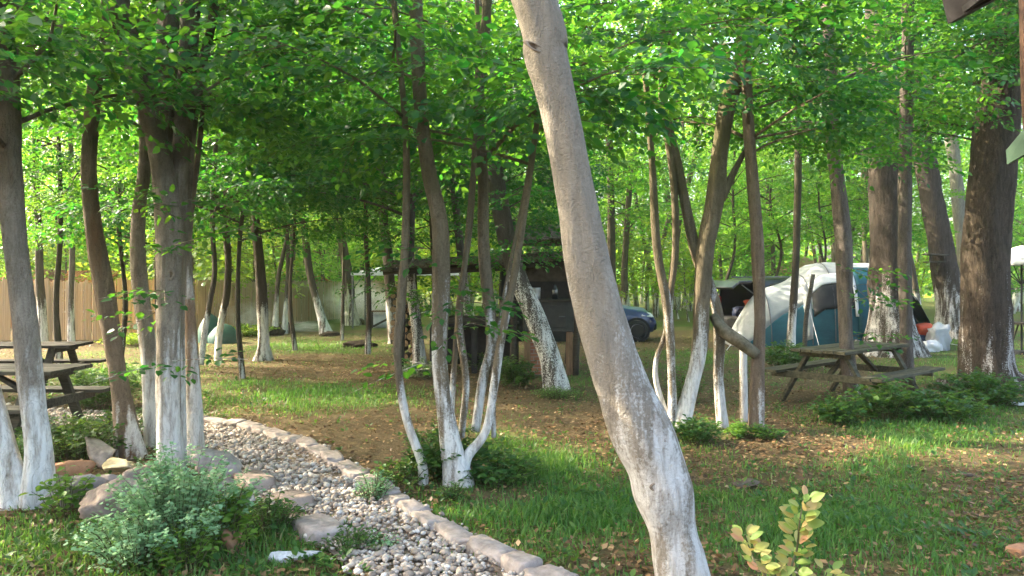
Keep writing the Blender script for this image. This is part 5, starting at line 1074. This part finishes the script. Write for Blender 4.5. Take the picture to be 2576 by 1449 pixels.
# ------------------------------------------------------------------ tent
SEAM = m_plain('dark grey webbing', (.10, .10, .10), (.17, .17, .17), 30)
def tent():
    Yc = 20.05; xa, xb = at(1858, 0, 18.9)[0], at(2412, 0, 18.9)[0]; t = thing('camping_tent', 'big tunnel tent in pale grey and teal with a dark mesh window', 'tent', ((xa + xb) / 2, Yc, 0)); ox = (xa + xb) / 2
    us = [1858, 1885, 1920, 1950, 2000, 2040, 2062, 2110, 2160, 2210, 2260, 2300, 2345, 2385, 2412]
    hs = [.03, .52, 1.08, 1.40, 1.56, 1.74, 2.02, 2.10, 2.10, 2.08, 2.02, 1.86, 1.30, .62, .03]; ds = [.35, .55, .78, .92, 1.04, 1.12, 1.2, 1.22, 1.22, 1.22, 1.2, 1.12, .95, .70, .45]
    xs = [at(u, 0, 18.9 if h < 1.9 else 19.2)[0] - ox for u, h in zip(us, hs)]
    def H(x): return np.interp(x, xs, hs)
    def Dp(x): return np.interp(x, xs, ds)
    X = lambda u: at(u, 0, 18.9)[0] - ox
    def S_(x, f, off=0.0):              # f 0 front ground .. 1 back ground
        a = PI * f; h, d = H(x) + off, Dp(x) + off; c, s = math.cos(a), math.sin(a); sag = 1 - .008 * math.sin(x * 4.1) * s
        pw = np.interp(x, [X(2010), X(2075), X(2290), X(2330)], [1.0, .72, .72, .95]); return (x, -d * math.copysign(abs(c) ** (.75 if pw < .9 else .95), c), h * abs(s) ** pw * sag)
    def panel(nm, x0, x1, f0, f1, mat, off=0.0, nx=26, nf=18, lo=None):
        P = []
        for i in range(nx + 1):
            x = x0 + (x1 - x0) * i / nx; fa = f0(x) if callable(f0) else f0; fb = f1(x) if callable(f1) else f1
            P.append([S_(x, fa + (fb - fa) * j / nf, off) for j in range(nf + 1)])
        m = MB(); m.grid(P); return m.build(nm, mat, t, True, solid=.006)
    X = lambda u: at(u, 0, 18.9)[0] - ox
    split = lambda x: np.interp(x, [X(1858), X(1900), X(1935), X(1985), X(2035), X(2060), X(2160), X(2412)], [.02, .05, .114, .19, .205, .115, .11, .12])
    panel('flysheet', xs[0], X(2300), split, .86, T_GREY, nx=40)
    panel('lower_wall', xs[0], X(2300), 0, split, T_TEAL, nx=40); panel('back_wall', xs[0], X(2300), .86, 1, T_TEAL, nx=40)
    panel('mesh_window', X(2050), X(2150), .112, .232, T_DARK, .018, 8, 8)
    panel('window_hood', X(2046), X(2154),   .234, .30, T_WHITE, .03, 8, 6)
    panel('arch_band', X(2158), X(2205), .02, .36, T_TEAL, .03, 4, 14); panel('arch_trim', X(2150), X(2158), .08, .36, T_WHITE, .035, 2, 14)
    
    for uu in (1950, 2046, 2100, 2255):
        m = MB(); m.tube([S_(X(uu), f, .012) for f in np.linspace(.01, .5, 16)], .012, 5); m.build('pole_sleeve', SEAM, t, True)
    panel('side_strip', X(2030), X(2046), .03, .34, T_GREY, .02, 2, 12)
    # open right end: leaning teal door wing with cream lining, dark inside
    panel('door_wing', X(2318), X(2400), .33, .62, T_TEAL, .02, 14, 8); panel('door_lining', X(2300), X(2336), .30, .5, m_fab('cream lining', (.42, .38, .28), (.55, .5, .4)), .0, 8, 6)
    panel('ground_skirt', X(2300), X(2412), .62, 1, T_TEAL, 0, 14, 10)
    m = MB(); m.add([S_(X(2296), f) for f in np.linspace(.02, .98, 22)], [tuple(range(22))]); m.build('dark_opening', T_DARK, t)  # dark sheet across the open end, the shade inside put into its colour
    m = MB(); m.add([(X(2296), -1.1, .012), (X(2412), -.5, .012), (X(2412), .5, .012), (X(2296), 1.1, .012)], [(0, 1, 2, 3)]); m.build('groundsheet', RUBBER, t)
    for (u, xx, yy) in ((1860, -.5, -1.5), (2040, -.1, -2.0), (2405, .6, -1.4)):
        p = S_(X(u) if u > 1870 else X(1870), .2); m = MB(); m.tube([p, (p[0] + xx, yy, .0)], .006, 5); m.build('guy_rope', T_WHITE, t)
    W = lambda u, v, Y: at(u, v, Y)
    blob_obj('sleeping_bag', 'orange red sleeping bag lying in the open right end of the tent', 'sleeping bag', (at(2330, 840, 19.1)[0], 19.15, .42), (.5, .4, .26), RED_FAB, 21)
    blob_obj('luggage_bag', 'dark bag under the red sleeping bag in the tent end', 'bag', (at(2325, 855, 19.1)[0], 19.1, .15), (.55, .4, .30), NAVY, 22)
    blob_obj('laundry_bundle', 'grey and white bundle of clothes leaning at the open tent end', 'clothes', (at(2362, 860, 18.7)[0], 18.72, .24), (.34, .3, .55), BAG_GREY, 23, .35)
    blob_obj('laundry_bundle', 'small white bundle on the grass before the tent end', 'clothes', (at(2345, 878, 18.3)[0], 18.35, .10), (.30, .22, .22), T_WHITE, 24, .4)
tent()
mb = MB(); a = at(2024, 885, 16.9); mb.tube([(a[0], 16.9, -.1), (a[0] + .03, 16.9, .8), at(2046, 690, 16.9)], [.055, .05, .045], 8, 4, .08, 2); mb.build('wooden_post', WOOD_GREY, None, True); tag(bpy.data.objects['wooden_post'], 'pale bare post standing before the tent between flysheet and window', 'post')

# ------------------------------------------------------------------ right edge: parasol, bird table, eave, planks
def parasol():
    Y = 17.6; x = at(2570, 0, Y)[0]; t = thing('parasol', 'white parasol with thin dark pole beyond the huge oak', 'parasol', (x, Y, 0))
    P = []
    for i in range(7):
        f = i / 6; P.append([(1.0 * f * math.cos(a) if False else .5 * f * math.cos(a) * (1.0), .9 * f * math.sin(a), 2.42 - .30 * f ** 1.4 - .03 * f * abs(math.sin(4 * a))) for a in np.linspace(0, 2 * PI, 25)])
    m = MB(); m.grid(P); m.build('canopy', WHITE_FAB, t, True, solid=.008)
    m = MB(); m.grid([[(.5 * math.cos(a), .9 * math.sin(a), z) for a in np.linspace(0, 2 * PI, 25)] for z in (2.10, 1.98)]); m.build('valance', WHITE_FAB, t, True, solid=.006)
    m = MB(); m.tube([(0, 0, -.02), (0, 0, 2.45)], .022, 8); m.build('pole', RUBBER, t)
    for k in range(6): a = k * PI / 3; m = MB(); m.bar((0, 0, 1.55), (.42 * math.cos(a), .75 * math.sin(a), 2.06), .016); m.build('rib', RUBBER, t)
    m = MB(); m.tube([(0, 0, 0), (0, 0, .08)], .24, 16); m.build('base_plate', RUBBER, t)
    t2 = thing('round_table', 'small dark table round the parasol pole', 'table', (x + .02, Y - .05, 0)); m = MB(); m.tube([(0, 0, .68), (0, 0, .72)], .4, 20); m.build('tabletop', WOOD_DARK, t2)
    for k in range(3): a = k * 2.1 + .4; m = MB(); m.tube([(.1 * math.cos(a), .1 * math.sin(a), .68), (.3 * math.cos(a), .3 * math.sin(a), -.02)], .018, 6); m.build('leg', WOOD_DARK, t2)
parasol()
def bird_table():
    p = at(2352, 650, 22.0); t = thing('bird_table', 'small grey bird table nailed to the leaning dark oak', 'bird table', p); m = MB(); m.box((0, 0, .10), (.56, .42, .04), Matrix.Rotation(.06, 3, 'Y')); m.build('roof', WOOD_GREY, t, bevel=.006)
    m = MB(); m.box((0, .02, -.10), (.46, .36, .03)); m.build('floor', WOOD_GREY, t, bevel=.004)
    for s in (-1, 1): m = MB(); m.box((s * .2, -.12, 0), (.04, .04, .19)); m.build('post', WOOD_DARK, t)
    m = MB(); m.bar((.12, .02, -.12), (.16, .24, -.42), .05); m.build('bracket', WOOD_GREY, t)
bird_table()
def eave():
    Y = 2.6; a = at(2394, 58, Y); t = thing('house_eave', 'dark corner of a wooden roof eave jutting into the upper corner', 'roof eave', (a[0], Y, a[2]))
    d = (at(2512, -6, Y - .15) - a); d = d / np.linalg.norm(d); e = a * 0 + np.array([.12, -.35, .28]); L = 3.2
    m = MB(); b = d * L; m.add([(0, 0, 0), b, b + [-.05, -.02, .16], (-.028, 0, .12)], [(0, 1, 2, 3)]); k = np.array([.10, .9, .02]); m.build('fascia_board', m_plain('dark brown stained board', (.006, .0045, .004), (.014, .010, .008), 9, .7, .3), t, solid=.04)
    m = MB(); q = np.array([(-.028, 0, .12), b + [-.05, -.02, .16], b + [-.05, -2.2, .40], (-.028, -2.2, .36)]); m.add(q, [(0, 1, 2, 3)]); m.build('roof', TILE, t, solid=.03)
    m = MB(); q = np.array([(.0, -.03, .02), b + [0, -.05, 0], b + [0, -2.2, .20], (.0, -2.2, .22)]); m.add(q, [(0, 1, 2, 3)]); m.build('soffit', BLACK, t, solid=.02)
eave()
def right_post():
    Y = 3.1; x = at(2588, 0, Y)[0]; t = thing('porch_post', 'knotty brown log post of the porch at the right edge', 'post', (x, Y, 0)); m = MB(); m.tube([(.30, .25, -.05), (.16, .15, 1.0), (.035, 0.03, 2.0), (-.015, 0, 3.0)], [.035, .032, .030, .03], 12, 8, .45, 5); m.build('pole', m_plain('knotty red brown wood', (.015, .006, .004), (.14, .075, .04), 14, .7, .3, bstr=.8), t, True)
    m = MB(); p1, p2, p3, p4 = at(2538, 413, 2.9), at(2535, 378, 2.9), at(2600, 300, 2.8), at(2610, 372, 2.8); o = np.array([x, Y, 0]); m.add([p1 - o, p4 - o, p3 - o, p2 - o], [(0, 1, 2, 3)])
    s = m.build('green_board', m_plain('green painted board', (.03, .07, .038), (.045, .095, .05), 8, .5, .4, bstr=.05), None, solid=.02); s.location = o; tag(s, 'pointed green painted board fixed to the porch post', 'board')
right_post()
def log_seat():
    Y = 5.9; p = at(2616, 1135, Y); t = thing('log_seat', 'pale barked log seat just inside the right edge above the bare earth', 'log seat', (p[0], Y, 0)); m = MB(); m.tube([(0, 0, -.03), (0, 0, .2), (0, 0, .46)], [.10, .085, .09], 16, 4, .08, 3); m.build('trunk_block', WOOD_BROWN, t, True); m = MB(); m.tube([(0, 0, .455), (0, 0, .475)], .085, 16); m.build('cut_top', LOG_END, t)
    o = MB(); o.box((0, 0, 0), (.18, .10, .07)); q = g(2570, 1400); b = o.build('brick', STONE_RED, None, bevel=.012); b.location = (q[0], q[1], .03); b.rotation_euler = (0, 0, .5); tag(b, 'worn red brick lying in the grass at the right edge', 'brick')
    q = g(2568, 1022); o = MB(); o.box((0, 0, 0), (.30, .12, .03)); b = o.build('white_plank', T_WHITE, None, bevel=.006); b.location = (q[0] + .05, q[1], .03); b.rotation_euler = (0, .05, .2); tag(b, 'short white plank on the grass right of the huge oak', 'plank')
log_seat()
mb = MB(); a = at(1560, 722, 30); mb.box((0, 0, 0), (.62, .04, 1.1)); o = mb.build('board_screen', m_plain('tan board', (.30, .19, .10), (.42, .28, .16), 5, .8, .2)); o.location = (a[0], 30, .93); tag(o, 'tan upright board screen far behind the blue car', 'screen')
for dx in (-.28, .28): pass

# ------------------------------------------------------------------ the hazy air under the trees
mb = MB(); mb.box((0, 48, 8.5), (170, 104, 19)); hz = mb.build('haze', None); tag(hz, kind='stuff', label='thin bright haze hanging under the trees')
t = NT('thin haze'); p = t.n('ShaderNodeVolumePrincipled'); p.inputs['Color'].default_value = (.96, .97, .92, 1); p.inputs['Density'].default_value = .0006; p.inputs['Anisotropy'].default_value = .2; t.l(p.outputs[0], t.out.inputs['Volume']); hz.data.materials.append(t.m)
# ------------------------------------------------------------------ light, sky, camera
SUN_EL, SUN_AZ = math.radians(34), math.atan2(-.95, .30)
w = bpy.data.worlds.new('World'); S.world = w; w.use_nodes = True; nt = w.node_tree; nt.nodes.clear()
sky = nt.nodes.new('ShaderNodeTexSky'); sky.sky_type = 'NISHITA'; sky.sun_disc = False; sky.sun_elevation = SUN_EL; sky.sun_rotation = SUN_AZ; sky.air_density = 1.0; sky.dust_density = 6.0; sky.ozone_density = .4
bg = nt.nodes.new('ShaderNodeBackground'); bg.inputs[1].default_value = .15; wo = nt.nodes.new('ShaderNodeOutputWorld'); nt.links.new(sky.outputs[0], bg.inputs[0]); nt.links.new(bg.outputs[0], wo.inputs[0])
sd = bpy.data.lights.new('sun', 'SUN'); sd.energy = 2.9; sd.angle = math.radians(.5); sd.color = (1, .89, .70); so = bpy.data.objects.new('sun', sd); COL.objects.link(so)
dirv = Vector((math.sin(SUN_AZ) * math.cos(SUN_EL), math.cos(SUN_AZ) * math.cos(SUN_EL), math.sin(SUN_EL))); so.rotation_euler = dirv.to_track_quat('Z', 'Y').to_euler(); so.location = (-20, 6, 18)
cam = bpy.data.cameras.new('camera'); co = bpy.data.objects.new('camera', cam); COL.objects.link(co); co.location = (0, 0, EYE); co.rotation_euler = (PI / 2, 0, 0)
cam.sensor_width = 36; cam.lens = 36 * F / 2576; cam.shift_y = -(724.5 - HZ) / 2576; cam.clip_start = .05; cam.clip_end = 1000; S.camera = co
S.render.engine = 'CYCLES'; c = S.cycles; c.use_denoising = True; c.max_bounces = 8; c.diffuse_bounces = 5; c.glossy_bounces = 2; c.transmission_bounces = 5; c.transparent_max_bounces = 8; c.volume_bounces = 1; c.sample_clamp_indirect = 6; c.volume_max_steps = 64; c.caustics_reflective = False; c.caustics_refractive = False
vs = S.view_settings; vs.view_transform = 'Standard'; vs.look = 'None'; vs.gamma = 1; vs.exposure = 2.98
